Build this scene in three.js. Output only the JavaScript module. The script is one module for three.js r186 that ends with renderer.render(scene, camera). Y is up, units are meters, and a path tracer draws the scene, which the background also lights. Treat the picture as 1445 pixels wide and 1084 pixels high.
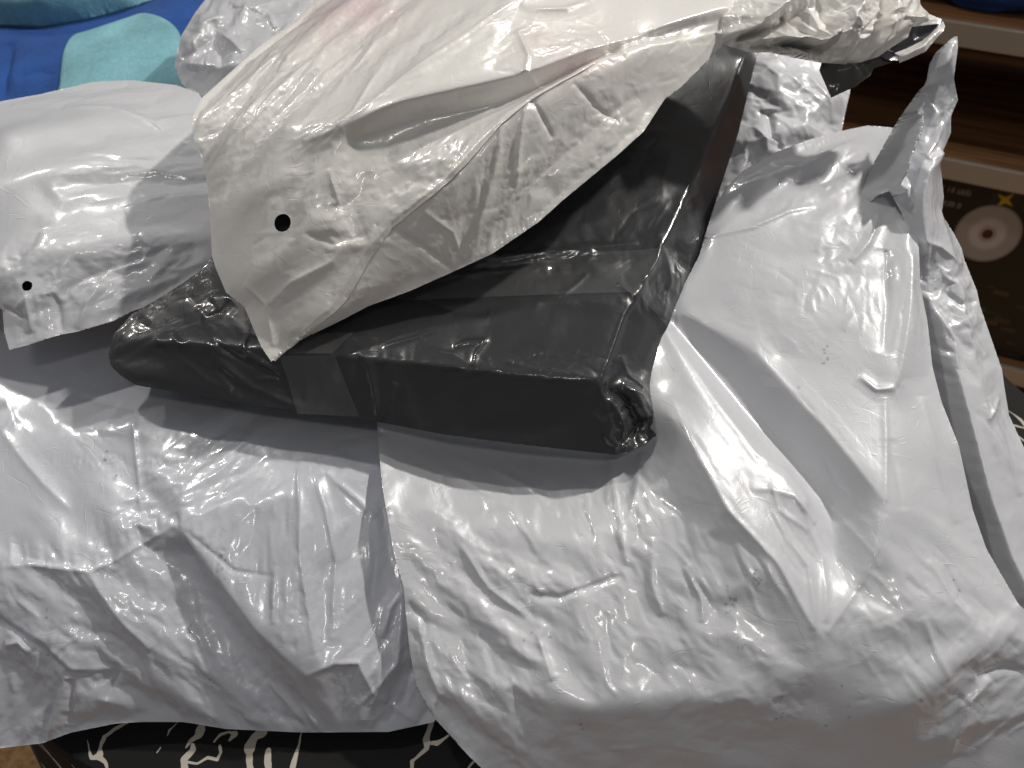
import * as THREE from 'three';
import { RoundedBoxGeometry } from 'three/addons/geometries/RoundedBoxGeometry.js';

// ---------------------------------------------------------------- camera, light, exposure
const scene = new THREE.Scene();
const EYE = new THREE.Vector3(0, 0.65, 0.46), PITCH = 45, FOV = 50;
const camera = new THREE.PerspectiveCamera(FOV, 1445 / 1084, 0.02, 30);
camera.position.copy(EYE);
camera.rotation.set(-PITCH * Math.PI / 180, 0, 0);
camera.focus = 0.63;
camera.userData.fStop = 7;
camera.updateMatrixWorld();
scene.background = new THREE.Color().setRGB(0.15, 0.152, 0.16);   // dim light of the shop hall around the pile
const renderer = new THREE.WebGLRenderer({ antialias: true });
renderer.toneMapping = THREE.LinearToneMapping;
renderer.toneMappingExposure = 0.85;
renderer.shadowMap.enabled = true;

// round ceiling lamps of the shop, outside the frame
const LAMPS = [
  { at: [1.55, 2.1, -0.85], power: 22, size: 0.06, label: 'bright round ceiling lamp above the shelf unit' },
  { at: [-1.0, 2.55, -0.75], power: 6.5, size: 0.08, label: 'round ceiling lamp above the blue plush' },
  { at: [0.3, 2.6, 1.5], power: 3.0, size: 0.16, label: 'unseen wide round ceiling lamp above the front of the table, lighting the front faces of the mailers' },  // out of view, placed to light the steep front faces
  { at: [0.25, 2.55, -2.2], power: 5.0, size: 0.08, label: 'unseen round ceiling lamp far behind the pile of mailers, for highlights on the film' },  // out of view, placed behind the pile to put highlights on the film
  { at: [-2.3, 2.5, -1.6], power: 5.0, size: 0.08, label: 'unseen round ceiling lamp far beyond the teal plush, for highlights on the film' },  // out of view, placed back left for more highlights on the film
];
for (const L of LAMPS) {
  const lamp = new THREE.SpotLight(new THREE.Color().setRGB(1, 0.955, 0.89), L.power, 0, 1.25, 0.6, 2);
  lamp.position.set(...L.at);
  lamp.target.position.set(L.at[0] * 0.4, 0, L.at[2] * 0.4);
  lamp.castShadow = true;
  lamp.shadow.radius = L.size / 0.02;
  lamp.shadow.mapSize.set(2048, 2048);
  scene.add(lamp, lamp.target);
  L.light = lamp;
}

// ---------------------------------------------------------------- helpers
const V3 = (x, y, z) => new THREE.Vector3(x, y, z);
function rng(seed) {
  let a = seed >>> 0;
  return () => { a = (a + 0x6D2B79F5) | 0; let t = Math.imul(a ^ (a >>> 15), 1 | a); t = (t + Math.imul(t ^ (t >>> 7), 61 | t)) ^ t; return ((t ^ (t >>> 14)) >>> 0) / 4294967296; };
}
function hash(ix, iy, s) {
  let h = Math.imul(ix, 374761393) ^ Math.imul(iy, 668265263) ^ Math.imul(s, 2147483647 ^ 0x5bd1e995);
  h = Math.imul(h ^ (h >>> 13), 1274126177); h ^= h >>> 16; h = Math.imul(h, 0x85ebca6b); h ^= h >>> 13;
  return (h >>> 0) / 4294967296;
}
const mod = (a, n) => n ? ((a % n) + n) % n : a;
function vnoise(x, y, s, per = 0) {
  const ix = Math.floor(x), iy = Math.floor(y), fx = x - ix, fy = y - iy;
  const ux = fx * fx * fx * (fx * (fx * 6 - 15) + 10), uy = fy * fy * fy * (fy * (fy * 6 - 15) + 10);
  const g = (a, b) => hash(mod(ix + a, per), mod(iy + b, per), s);
  return (g(0, 0) * (1 - ux) + g(1, 0) * ux) * (1 - uy) + (g(0, 1) * (1 - ux) + g(1, 1) * ux) * uy - 0.5;
}
function fbm(x, y, s, oct = 4) { let a = 1, r = 0; for (let i = 0; i < oct; i++) { r += a * vnoise(x, y, s + i); x = x * 2.03 + 7.1; y = y * 2.03 + 3.7; a *= 0.5; } return r; }
// facets with sharp ridges between them: the lower envelope of tilted bowls on a jittered lattice
function facet(x, y, s, per = 0) {
  const ix = Math.floor(x), iy = Math.floor(y);
  let best = 1e9;
  for (let a = -1; a <= 1; a++) for (let b = -1; b <= 1; b++) {
    const cx = ix + a, cy = iy + b, hx = mod(cx, per), hy = mod(cy, per);
    const dx = x - cx - hash(hx, hy, s), dy = y - cy - hash(hx, hy, s + 11);
    const v = hash(hx, hy, s + 23) * 0.7 + dx * (hash(hx, hy, s + 37) - 0.5) * 1.5 + dy * (hash(hx, hy, s + 41) - 0.5) * 1.5 + 0.95 * (dx * dx + dy * dy);
    if (v < best) best = v;
  }
  return best - 0.45;
}
const crumple = (x, y, s) => facet(x, y, s) - facet(x * 0.93 + 5.3, y * 0.93 + 1.7, s + 101) + 0.45 * (facet(x * 2.1, y * 2.1, s + 7) - facet(x * 2.3 + 9, y * 2.3, s + 77));
const smooth = (a, b, x) => { const t = Math.min(1, Math.max(0, (x - a) / (b - a))); return t * t * (3 - 2 * t); };

const FPX = 542 / Math.tan(FOV * Math.PI / 360);
const RIGHT = V3(1, 0, 0), UPV = V3(0, Math.cos(PITCH * Math.PI / 180), -Math.sin(PITCH * Math.PI / 180)), FWD = V3(0, -Math.sin(PITCH * Math.PI / 180), -Math.cos(PITCH * Math.PI / 180));
// survey of the photograph: a sight line, and the point on it at a measured depth (cm)
const sight = (px, py) => FWD.clone().addScaledVector(RIGHT, (px - 722.5) / FPX).addScaledVector(UPV, (542 - py) / FPX);
const spot = (px, py, cm) => EYE.clone().addScaledVector(sight(px, py), cm / 100);

const taken = {};
const numbered = (n) => { const k = taken[n] = (taken[n] ?? -1) + 1; return k ? `${n}_${String(k).padStart(3, '0')}` : n; };
function tag(o, label, category, group) { o.userData.label = label; o.userData.category = category; if (group) o.userData.group = group; return o; }
function thing(name, label, category, position = [0, 0, 0], group) {
  const o = new THREE.Group(); o.name = numbered(name); o.position.set(...position); scene.add(o);
  return tag(o, label, category, group);
}
function mesh(name, geometry, material, parent) {
  const m = new THREE.Mesh(geometry, material); m.name = parent ? name : numbered(name); m.castShadow = m.receiveShadow = true; (parent ?? scene).add(m); return m;
}

// ---------------------------------------------------------------- film: a sheet of plastic over what it wraps
// A bag surface is a height field over the bag's own base plane. The rim and the main fold lines are surveyed points; the film spans between them like a membrane.
class Film {
  constructor({ normal = [0, 0.72, 0.69], rim, folds = [], forms = [], round = 11, cell = 1.3, puff = 0, soften = 3, seed = 1 }) {
    this.n = V3(...normal).normalize();
    this.u = V3(1, 0, 0).addScaledVector(this.n, -this.n.x).normalize();
    this.v = this.n.clone().cross(this.u);
    const pts = rim.map((p) => spot(...p));
    this.o = pts.reduce((a, p) => a.add(p), V3(0, 0, 0)).divideScalar(pts.length);
    this.seed = seed; this.cell = cell / 1000;
    this.rim = this.dense(pts.map((p) => this.local(p)).concat([this.local(pts[0])]), this.cell * 1.0); this.rim.pop();
    let [x0, y0, x1, y1] = [1e9, 1e9, -1e9, -1e9];
    for (const p of this.rim) { x0 = Math.min(x0, p[0]); y0 = Math.min(y0, p[1]); x1 = Math.max(x1, p[0]); y1 = Math.max(y1, p[1]); }
    this.x0 = x0 - 4 * this.cell; this.y0 = y0 - 4 * this.cell;
    this.w = Math.ceil((x1 - x0) / this.cell) + 9; this.h = Math.ceil((y1 - y0) / this.cell) + 9;
    const trace = (f) => this.dense(f.map((p) => this.local(spot(...p))), this.cell * 0.7), sharp = folds.map(trace), full = forms.map(trace);
    this.inside = this.fillMask();
    this.z = this.solve([this.rim, ...sharp, ...full], puff);
    if (round) {   // the full shape is rounded, then drawn back to the sharp fold lines
      this.soft(round);
      const rest = this.solve([this.rim, ...sharp].map((l) => l.map((p) => [p[0], p[1], p[2] - this.height(p[0], p[1])])), 0);
      for (let q = 0; q < rest.length; q++) this.z[q] += rest[q];
    }
    this.soft(soften);
    this.toRim = new Uint8Array(this.w * this.h);   // cells to the rim, up to 12
    for (let k = 1, prev = this.inside; k <= 12; k++) { const nx = new Uint8Array(prev.length); for (let q = this.w; q < nx.length - this.w; q++) if (prev[q]) { this.toRim[q] = k; if (prev[q - 1] && prev[q + 1] && prev[q - this.w] && prev[q + this.w]) nx[q] = 1; } prev = nx; }
    this.z0 = this.z.slice();
  }
  local(p) { const d = p.clone().sub(this.o); return [d.dot(this.u), d.dot(this.v), d.dot(this.n)]; }
  world(a, b, c) { return this.o.clone().addScaledVector(this.u, a).addScaledVector(this.v, b).addScaledVector(this.n, c); }
  dense(pts, step) {
    const out = [];
    for (let i = 0; i + 1 < pts.length; i++) {
      const [a, b] = [pts[i], pts[i + 1]], k = Math.max(1, Math.ceil(Math.hypot(b[0] - a[0], b[1] - a[1]) / step));
      for (let j = 0; j < k; j++) out.push([0, 1, 2].map((q) => a[q] + (b[q] - a[q]) * j / k));
    }
    out.push(pts[pts.length - 1]);
    return out;
  }
  solve(lines, puff) {
    let prev = null, pw = 0, ph = 0;
    for (const s of [16, 8, 4, 2, 1]) {
      const w = Math.ceil(this.w / s) + 1, h = Math.ceil(this.h / s) + 1, c = this.cell * s;
      const z = new Float32Array(w * h), sum = new Float32Array(w * h), cnt = new Float32Array(w * h);
      for (const line of lines) for (const p of line) {
        const i = Math.round((p[0] - this.x0) / c), j = Math.round((p[1] - this.y0) / c);
        if (i >= 0 && j >= 0 && i < w && j < h) { sum[j * w + i] += p[2]; cnt[j * w + i]++; }
      }
      for (let j = 0; j < h; j++) for (let i = 0; i < w; i++) {
        if (prev) {
          const x = Math.min(pw - 1.001, i / 2), y = Math.min(ph - 1.001, j / 2), a = x | 0, b = y | 0, fx = x - a, fy = y - b, q = b * pw + a;
          z[j * w + i] = (prev[q] * (1 - fx) + prev[q + 1] * fx) * (1 - fy) + (prev[q + pw] * (1 - fx) + prev[q + pw + 1] * fx) * fy;
        }
        if (cnt[j * w + i]) z[j * w + i] = sum[j * w + i] / cnt[j * w + i];
      }
      const src = puff * c * c;
      for (let it = 0; it < (s === 1 ? 40 : s === 2 ? 80 : 240); it++) for (let j = 0; j < h; j++) for (let i = 0; i < w; i++) {
        const q = j * w + i; if (cnt[q]) continue;
        const l = z[i ? q - 1 : q + 1], r = z[i < w - 1 ? q + 1 : q - 1], d = z[j ? q - w : q + w], t = z[j < h - 1 ? q + w : q - w];
        z[q] += 1.6 * ((l + r + d + t + src) / 4 - z[q]);
      }
      prev = z; pw = w; ph = h;
    }
    const out = new Float32Array(this.w * this.h);
    for (let j = 0; j < this.h; j++) for (let i = 0; i < this.w; i++) out[j * this.w + i] = prev[j * pw + i];
    return out;
  }
  fillMask() {
    const { w, h } = this, m = new Uint8Array(w * h), R = this.rim, n = R.length;
    for (let j = 0; j < h; j++) {
      const y = this.y0 + j * this.cell, xs = [];
      for (let k = 0; k < n; k++) { const a = R[k], b = R[(k + 1) % n]; if ((a[1] > y) !== (b[1] > y)) xs.push(a[0] + (y - a[1]) * (b[0] - a[0]) / (b[1] - a[1])); }
      xs.sort((a, b) => a - b);
      for (let k = 0; k + 1 < xs.length; k += 2) for (let i = Math.ceil((xs[k] - this.x0) / this.cell); i <= Math.floor((xs[k + 1] - this.x0) / this.cell); i++) if (i >= 0 && i < w) m[j * w + i] = 1;
    }
    return m;
  }
  soft(mm) {
    const { w, h } = this, n = Math.round((mm / 1000 / this.cell) ** 2 * 1.5);
    let a = this.z, b = a.slice();
    for (let it = 0; it < n; it++) {
      for (let j = 1; j < h - 1; j++) for (let i = 1; i < w - 1; i++) { const q = j * w + i; if (this.inside[q] && this.inside[q - 1] && this.inside[q + 1] && this.inside[q - w] && this.inside[q + w]) b[q] = (a[q] * 4 + a[q - 1] + a[q + 1] + a[q - w] + a[q + w]) / 8; }
      [a, b] = [b, a];
    }
    this.z = a;
  }
  height(x, y, f = this.z) {
    const i = Math.min(this.w - 2, Math.max(0, (x - this.x0) / this.cell)), j = Math.min(this.h - 2, Math.max(0, (y - this.y0) / this.cell)), a = i | 0, b = j | 0, fx = i - a, fy = j - b, q = b * this.w + a;
    return (f[q] * (1 - fx) + f[q + 1] * fx) * (1 - fy) + (f[q + this.w] * (1 - fx) + f[q + this.w + 1] * fx) * fy;
  }
  // where a sight line meets the film
  find(px, py) {
    const s = sight(px, py), sn = s.dot(this.n), e = EYE.clone().sub(this.o);
    let c = 0, p;
    for (let it = 0; it < 14; it++) {
      const t = (c - e.dot(this.n)) / sn; p = e.clone().addScaledVector(s, t);
      c = c * 0.4 + 0.6 * this.height(p.dot(this.u), p.dot(this.v), this.z0);
    }
    return [p.dot(this.u), p.dot(this.v)];
  }
  each(x0, y0, x1, y1, fn) {
    const c = this.cell, i0 = Math.max(0, Math.floor((x0 - this.x0) / c)), i1 = Math.min(this.w - 1, Math.ceil((x1 - this.x0) / c)), j0 = Math.max(0, Math.floor((y0 - this.y0) / c)), j1 = Math.min(this.h - 1, Math.ceil((y1 - this.y0) / c));
    for (let j = j0; j <= j1; j++) for (let i = i0; i <= i1; i++) fn(j * this.w + i, this.x0 + i * c, this.y0 + j * c);
  }
  // one crease along local points. kind: 'ridge' (tent), 'step' (a fold lip: high on the left of the line, low on the right)
  stroke(P, amp, width, kind = 'ridge', width2 = width, keep = 0) {
    const m = kind === 'step' ? Math.max(width, width2) * 3 : width * 3.2;
    let [x0, y0, x1, y1] = [1e9, 1e9, -1e9, -1e9], len = [0];
    for (let i = 0; i < P.length; i++) { const p = P[i]; x0 = Math.min(x0, p[0]); y0 = Math.min(y0, p[1]); x1 = Math.max(x1, p[0]); y1 = Math.max(y1, p[1]); if (i) len.push(len[i - 1] + Math.hypot(p[0] - P[i - 1][0], p[1] - P[i - 1][1])); }
    const L = len[len.length - 1] || 1e-6, e2 = (this.cell * 0.5) ** 2;
    this.each(x0 - m, y0 - m, x1 + m, y1 + m, (q, x, y) => {
      let best = 1e9, side = 1, at = 0;
      for (let k = 0; k + 1 < P.length; k++) {
        const ax = P[k][0], ay = P[k][1], bx = P[k + 1][0] - ax, by = P[k + 1][1] - ay, bb = bx * bx + by * by || 1e-12;
        const t = Math.min(1, Math.max(0, ((x - ax) * bx + (y - ay) * by) / bb)), dx = x - ax - t * bx, dy = y - ay - t * by, d = dx * dx + dy * dy;
        if (d < best) { best = d; at = len[k] + t * Math.sqrt(bb); side = bx * (y - ay) - by * (x - ax) > 0 ? 1 : -1; }
      }
      const d = Math.sqrt(best + e2); if (d > m) return;
      const t = at / L, taper = keep ? Math.min(1, smooth(0, 0.04, t) + (keep & 1)) * Math.min(1, smooth(1, 0.96, t) + (keep & 2 ? 1 : 0)) : Math.sqrt(Math.max(0, 4 * t * (1 - t)));
      if (kind === 'ridge') this.z[q] += amp * taper * Math.exp(-d / width);
      else { const b = 0.5 + 0.5 * Math.tanh(side * Math.sqrt(best) / (this.cell * 1.8)); this.z[q] += amp * taper * (b * 0.6 * Math.exp(-d / width) - (1 - b) * 0.4 * Math.exp(-d / width2)); }
    });
  }
  // creases traced on the photograph: [pixels..., amplitude mm, width mm, kind, width2, keep]
  creases(list) {
    for (const [pts, amp, width, kind, w2, keep] of list) this.stroke(this.dense(pts.map((p) => this.find(...p).concat(0)), 0.006), 1.45 * amp / 1000, 0.9 * width / 1000, kind, (w2 ?? width) / 1000, keep);
    return this;
  }
  // many small creases round a place. r: radii in mm along and across the angle
  wrinkles(list) {
    let k = 0;
    for (const { at, r = [40, 40], n = 30, angle = 0, spread = 20, len = [12, 40], amp = [0.3, 0.9], width = [1.2, 3], bend = 0.25, fan = 0, up = 0.5 } of list) {
      const R = rng(this.seed * 7919 + 131 * ++k), c = this.find(...at), ca = Math.cos(angle * Math.PI / 180), sa = Math.sin(angle * Math.PI / 180);
      for (let i = 0; i < n; i++) {
        const rr = Math.sqrt(R()), th = R() * 6.2832, a = rr * Math.cos(th) * r[0] / 1000, b = rr * Math.sin(th) * r[1] / 1000;
        const x = c[0] + a * ca - b * sa, y = c[1] + a * sa + b * ca;
        const g = (angle + (R() + R() - 1) * spread + fan * b * 1000 / r[1]) * Math.PI / 180, L = (len[0] + (len[1] - len[0]) * R() * R()) / 2000, A = 0.7 * (amp[0] + (amp[1] - amp[0]) * R() * R()) / 1000 * (R() < up ? 1 : -1), w = 0.62 * (width[0] + (width[1] - width[0]) * R()) / 1000;
        const bx = (R() - 0.5) * 2 * bend * L, P = [];
        for (let s = -4; s <= 4; s++) { const t = s / 4, o = bx * (1 - t * t) + (R() - 0.5) * 0.05 * L; P.push([x + Math.cos(g) * L * t - Math.sin(g) * o, y + Math.sin(g) * L * t + Math.cos(g) * o]); }
        this.stroke(P, A, w);
      }
    }
    return this;
  }
  // let the film settle: it is a little larger than the shape it wraps (slack, a share of its length), cannot stretch, and so buckles into folds.
  // It is relaxed on triangle lattices, coarse to fine (size in mm), turned by grain degrees. slack: [{at, r, tilt, eps, angle}], angle = the direction that is pushed together
  settle({ eps = 0.004, slack = [], grain = 20, sizes = [16, 8, 4, 2], hold = 0.0006, bend = [0.003, 0.006, 0.014, 0.03], iterations = [600, 260, 110, 40], noise = [1.3, 0.3, 0.12, 0.05], share = [1, 1.06, 1.1, 1.12], jitter = 0.22 } = {}) {
    const W = this.w, H = this.h, base = this.z.slice();
    const zones = slack.map((s) => ({ c: this.find(...s.at), r: (Array.isArray(s.r) ? s.r : [s.r, s.r]).map((q) => q / 1000), ca: Math.cos((s.tilt ?? 0) * Math.PI / 180), sa: Math.sin((s.tilt ?? 0) * Math.PI / 180), eps: s.eps, dir: s.angle === undefined ? null : s.angle * Math.PI / 180 }));
    const cx = this.x0 + W * this.cell / 2, cy = this.y0 + H * this.cell / 2, half = Math.hypot(W, H) * this.cell / 2;
    let field = null;
    sizes.forEach((mm, li) => {
      const s = mm / 1000, g = (grain + li * 13) * Math.PI / 180, e1 = [Math.cos(g) * s, Math.sin(g) * s], e2 = [Math.cos(g + Math.PI / 3) * s, Math.sin(g + Math.PI / 3) * s];
      const N = Math.ceil(half / s * 1.2) + 2, w = 2 * N + 1, n = w * w, det = e1[0] * e2[1] - e1[1] * e2[0];
      const bx = new Float32Array(n), by = new Float32Array(n), bz = new Float32Array(n), x = new Float32Array(n), y = new Float32Array(n), z = new Float32Array(n), free = new Uint8Array(n), E = [0, 1, 2].map(() => new Float32Array(n));
      const list = [];
      for (let b = 0; b < w; b++) for (let a = 0; a < w; a++) {
        const q = b * w + a, jx = (hash(a, b, this.seed + 71 + li) - 0.5) * 2 * jitter, jy = (hash(a, b, this.seed + 81 + li) - 0.5) * 2 * jitter, A = a - N + jx, B = b - N + jy;
        const X = cx + A * e1[0] + B * e2[0], Y = cy + A * e1[1] + B * e2[1], i = Math.round((X - this.x0) / this.cell), j = Math.round((Y - this.y0) / this.cell);
        bx[q] = x[q] = X; by[q] = y[q] = Y;
        if (i < 0 || j < 0 || i >= W || j >= H) continue;
        bz[q] = z[q] = this.height(X, Y, base);
        free[q] = this.inside[j * W + i] && a > 0 && b > 0 && a < w - 1 && b < w - 1 ? 1 : 0;
        const k = [eps, eps, eps]; let e = eps;
        for (const Z of zones) {
          const ax = X - Z.c[0], ay = Y - Z.c[1], m = Z.eps * smooth(1, 0.35, Math.hypot((ax * Z.ca + ay * Z.sa) / Z.r[0], (-ax * Z.sa + ay * Z.ca) / Z.r[1])); if (!m) continue;
          e += m; for (let d = 0; d < 3; d++) { const c2 = Math.cos(Z.dir - g - d * Math.PI / 3) ** 2; k[d] += Z.dir === null ? m : m * (c2 - 0.22 * (1 - c2)); }
        }
        for (let d = 0; d < 3; d++) E[d][q] = k[d] * share[li];
        if (!free[q]) continue;
        list.push(q);
        if (field) { const D = field(X, Y); x[q] += D[0]; y[q] += D[1]; z[q] += D[2]; }
        z[q] += noise[li] * s * Math.sqrt(e) * 2.2 * (vnoise(a * 0.5, b * 0.5, this.seed + 50 + li) + 0.5 * (hash(a, b, this.seed + 60 + li) - 0.5));
      }
      const off = [1, w, w - 1];   // edges at grain, grain + 60, grain + 120 degrees
      const R = off.map((o, k) => { const r = new Float32Array(n); for (let q = 0; q + o < n; q++) r[q] = Math.hypot(bx[q + o] - bx[q], by[q + o] - by[q], bz[q + o] - bz[q]) * (1 + E[k][q]); return r; });
      const order = [list, list.slice().reverse()];
      for (let it = 0; it < iterations[li]; it++) for (const q of order[it & 1]) {
        for (let k = 0; k < 6; k++) {
          const fwd = k < 3, o = off[k % 3], p = fwd ? q + o : q - o; if (!fwd && free[p]) continue;
          let dx = x[p] - x[q], dy = y[p] - y[q], dz = z[p] - z[q]; const d = Math.sqrt(dx * dx + dy * dy + dz * dz) || 1e-9, r = R[k % 3][fwd ? q : p], m = (d - r) / d * (d > r ? 0.9 : 0.5);
          if (free[p]) { dx *= m / 2; dy *= m / 2; dz *= m / 2; x[p] -= dx; y[p] -= dy; z[p] -= dz; x[q] += dx; y[q] += dy; z[q] += dz; } else { x[q] += dx * m; y[q] += dy * m; z[q] += dz * m; }
        }
        z[q] += bend[li] * ((z[q - 1] - bz[q - 1] + z[q + 1] - bz[q + 1] + z[q - w] - bz[q - w] + z[q + w] - bz[q + w] + z[q - w + 1] - bz[q - w + 1] + z[q + w - 1] - bz[q + w - 1]) / 6 - z[q] + bz[q]);
        x[q] += (bx[q] - x[q]) * hold * 3; y[q] += (by[q] - y[q]) * hold * 3; z[q] += (bz[q] - z[q]) * hold;
      }
      const D = [new Float32Array(n), new Float32Array(n), new Float32Array(n)];
      for (const q of list) { D[0][q] = x[q] - bx[q]; D[1][q] = y[q] - by[q]; D[2][q] = z[q] - bz[q]; }
      field = (X, Y) => {
        const px = X - cx, py = Y - cy, A = Math.min(w - 2.001, Math.max(0, (px * e2[1] - py * e2[0]) / det + N)), B = Math.min(w - 2.001, Math.max(0, (py * e1[0] - px * e1[1]) / det + N)), a = A | 0, b = B | 0, u = A - a, v = B - b, q = b * w + a;
        return u + v < 1 ? D.map((f) => f[q] * (1 - u - v) + f[q + 1] * u + f[q + w] * v) : D.map((f) => f[q + w + 1] * (u + v - 1) + f[q + 1] * (1 - v) + f[q + w] * (1 - u));
      };
    });
    this.dx = new Float32Array(W * H); this.dy = new Float32Array(W * H);
    for (let J = 0; J < H; J++) for (let I = 0; I < W; I++) { const q = J * W + I; if (!this.inside[q]) continue; const L = field(this.x0 + I * this.cell, this.y0 + J * this.cell), m = smooth(0, 9, this.toRim[q]); this.dx[q] = m * L[0]; this.dy[q] = m * L[1]; this.z[q] = base[q] + (0.3 + 0.7 * m) * L[2]; }
    return this;
  }
  // zones of slack: { at, r, amp, a } with a = the direction in which the creases run (none: crumpled every way); one entry without a place is the slack everywhere
  relax(list, o = {}) {
    let eps = 0.012; const slack = [];
    for (const { at, r, amp, a } of list) if (at) slack.push({ at, r: (Array.isArray(r) ? r : [r, r]).map((q) => q * 1.25), tilt: a ?? 0, angle: a === undefined ? undefined : a + 90, eps: 0.03 * amp }); else eps += 0.014 * amp;
    return this.settle({ eps: Math.max(0.0015, eps), slack, ...o }).sharpen(o.crisp ?? 0.75, 4);
  }
  // creases of stiff film are crisp: lift what stands out from its surroundings (radius mm)
  sharpen(k = 0.6, mm = 4) {
    const z = this.z, keep = z.slice(); this.soft(mm); const blur = this.z; this.z = keep;
    for (let q = 0; q < keep.length; q++) if (this.inside[q]) keep[q] += k * smooth(0, 6, this.toRim[q]) * (keep[q] - blur[q]);
    return this;
  }
  undulate(amp, size) { const f = 1000 / size; this.each(-9, -9, 9, 9, (q, x, y) => { this.z[q] += amp / 1000 * fbm(x * f, y * f, this.seed + 400, 3); }); return this; }
  moved(x, y) { return [x + (this.dx ? this.height(x, y, this.dx) : 0), y + (this.dy ? this.height(x, y, this.dy) : 0), this.height(x, y)]; }
  nearestRim(x, y) {
    let b = 1e9, at = null; const R = this.rim;
    for (let k = 0; k < R.length; k++) { const d = (R[k][0] - x) ** 2 + (R[k][1] - y) ** 2; if (d < b) { b = d; at = R[k]; } }
    return at;
  }
  // mesh of the sheet. origin: the thing's base in world space. holes: [px, py, radius mm]. lift: mm above the film (tape). area: pixels bounding a piece
  geometry(origin, { holes = [], color } = {}) {
    const { w, h, cell } = this, id = new Int32Array(w * h).fill(-1), pos = [], uv = [], col = [], idx = [];
    const H = holes.map(([px, py, r]) => [...this.find(px, py), r / 1000]);
    const add = (x, y, z, q) => { const p = this.world(x, y, z).sub(origin); pos.push(p.x, p.y, p.z); uv.push(x, y); if (color) col.push(...color(x, y, this)); if (q >= 0) id[q] = pos.length / 3 - 1; };
    const solid = (q, x, y) => this.inside[q] && !H.some(([a, b, r]) => (x - a) ** 2 + (y - b) ** 2 < r * r);
    const S = new Uint8Array(w * h);
    for (let j = 0; j < h; j++) for (let i = 0; i < w; i++) { const q = j * w + i; S[q] = solid(q, this.x0 + i * cell, this.y0 + j * cell) ? 1 : 0; }
    const vertex = (i, j) => {
      const q = j * w + i; if (id[q] >= 0) return id[q];
      const x = this.x0 + i * cell, y = this.y0 + j * cell;
      if (S[q]) add(x + (this.dx ? this.dx[q] : 0), y + (this.dy ? this.dy[q] : 0), this.z[q], q);
      else {
        const hole = H.find(([a, b, r]) => (x - a) ** 2 + (y - b) ** 2 < r * r);
        if (hole) { const d = Math.hypot(x - hole[0], y - hole[1]) || 1e-6, X = hole[0] + (x - hole[0]) / d * hole[2], Y = hole[1] + (y - hole[1]) / d * hole[2]; add(...this.moved(X, Y), q); }
        else { const p = this.nearestRim(x, y); add(p[0], p[1], p[2], q); }
      }
      return id[q];
    };
    for (let j = 0; j + 1 < h; j++) for (let i = 0; i + 1 < w; i++) {
      const q = j * w + i; if (!(S[q] + S[q + 1] + S[q + w] + S[q + w + 1] >= 2)) continue;
      const a = vertex(i, j), b = vertex(i + 1, j), c = vertex(i + 1, j + 1), d = vertex(i, j + 1);
      if ((i + j) & 1) idx.push(a, b, c, a, c, d); else idx.push(a, b, d, b, c, d);
    }
    const g = new THREE.BufferGeometry();
    g.setAttribute('position', new THREE.Float32BufferAttribute(pos, 3));
    g.setAttribute('uv', new THREE.Float32BufferAttribute(uv, 2));
    if (color) g.setAttribute('color', new THREE.Float32BufferAttribute(col, 3));
    g.setIndex(idx); g.computeVertexNormals();
    return g;
  }
  // underside of a filled bag: the rim drawn in and down, then closed
  under(origin, depth, draw = 0.8, down = [0, -1, 0]) {
    const R = this.rim.filter((_, i) => i % 4 === 0), n = R.length, pos = [], uv = [], idx = [], D = V3(...down).normalize();
    const cx = R.reduce((s, p) => s + p[0], 0) / n, cy = R.reduce((s, p) => s + p[1], 0) / n;
    const rings = [[1, 0], [0.985, 0.18], [(1 + draw) / 2 + 0.03, 0.6], [draw, 1], [draw * 0.5, 1.0], [0.02, 1.0]];
    for (const [s, d] of rings) for (const p of R) { const q = this.world(cx + (p[0] - cx) * s, cy + (p[1] - cy) * s, p[2]).addScaledVector(D, d * depth).sub(origin); pos.push(q.x, q.y, q.z); uv.push(p[0] * s, p[1] * s + d * depth); }
    for (let k = 0; k + 1 < rings.length; k++) for (let i = 0; i < n; i++) { const a = k * n + i, b = k * n + (i + 1) % n; idx.push(a, a + n, b, b, a + n, b + n); }
    const g = new THREE.BufferGeometry();
    g.setAttribute('position', new THREE.Float32BufferAttribute(pos, 3)); g.setAttribute('uv', new THREE.Float32BufferAttribute(uv, 2));
    g.setIndex(idx); g.computeVertexNormals();
    return g;
  }
  // a piece cut from this surface and lifted a little (tape, printed patch)
  patch(origin, pixels, { lift = 0.4, cell = 1.2, rough = 0, size = 6, f = this.z }) {
    const P = pixels.map((p) => this.find(...p)), c = cell / 1000, n = [0, 0];
    const [A, B, C, D] = P; // quad: A-B along, A-D across
    n[0] = Math.max(2, Math.ceil(Math.hypot(B[0] - A[0], B[1] - A[1]) / c)); n[1] = Math.max(2, Math.ceil(Math.hypot(D[0] - A[0], D[1] - A[1]) / c));
    const pos = [], uv = [], idx = [];
    for (let j = 0; j <= n[1]; j++) for (let i = 0; i <= n[0]; i++) {
      const s = i / n[0], t = j / n[1], x = (A[0] * (1 - s) + B[0] * s) * (1 - t) + (D[0] * (1 - s) + C[0] * s) * t, y = (A[1] * (1 - s) + B[1] * s) * (1 - t) + (D[1] * (1 - s) + C[1] * s) * t;
      const mv = this.moved(x, y), p = this.world(mv[0], mv[1], mv[2] + lift / 1000 + rough / 1000 * (crumple(x * 1000 / size, y * 1000 / size / 2, this.seed + 900) + 0.5)).sub(origin);
      pos.push(p.x, p.y, p.z); uv.push(x, y);
      if (i && j) { const q = j * (n[0] + 1) + i; idx.push(q - n[0] - 2, q - n[0] - 1, q, q - n[0] - 2, q, q - 1); }
    }
    const g = new THREE.BufferGeometry();
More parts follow.
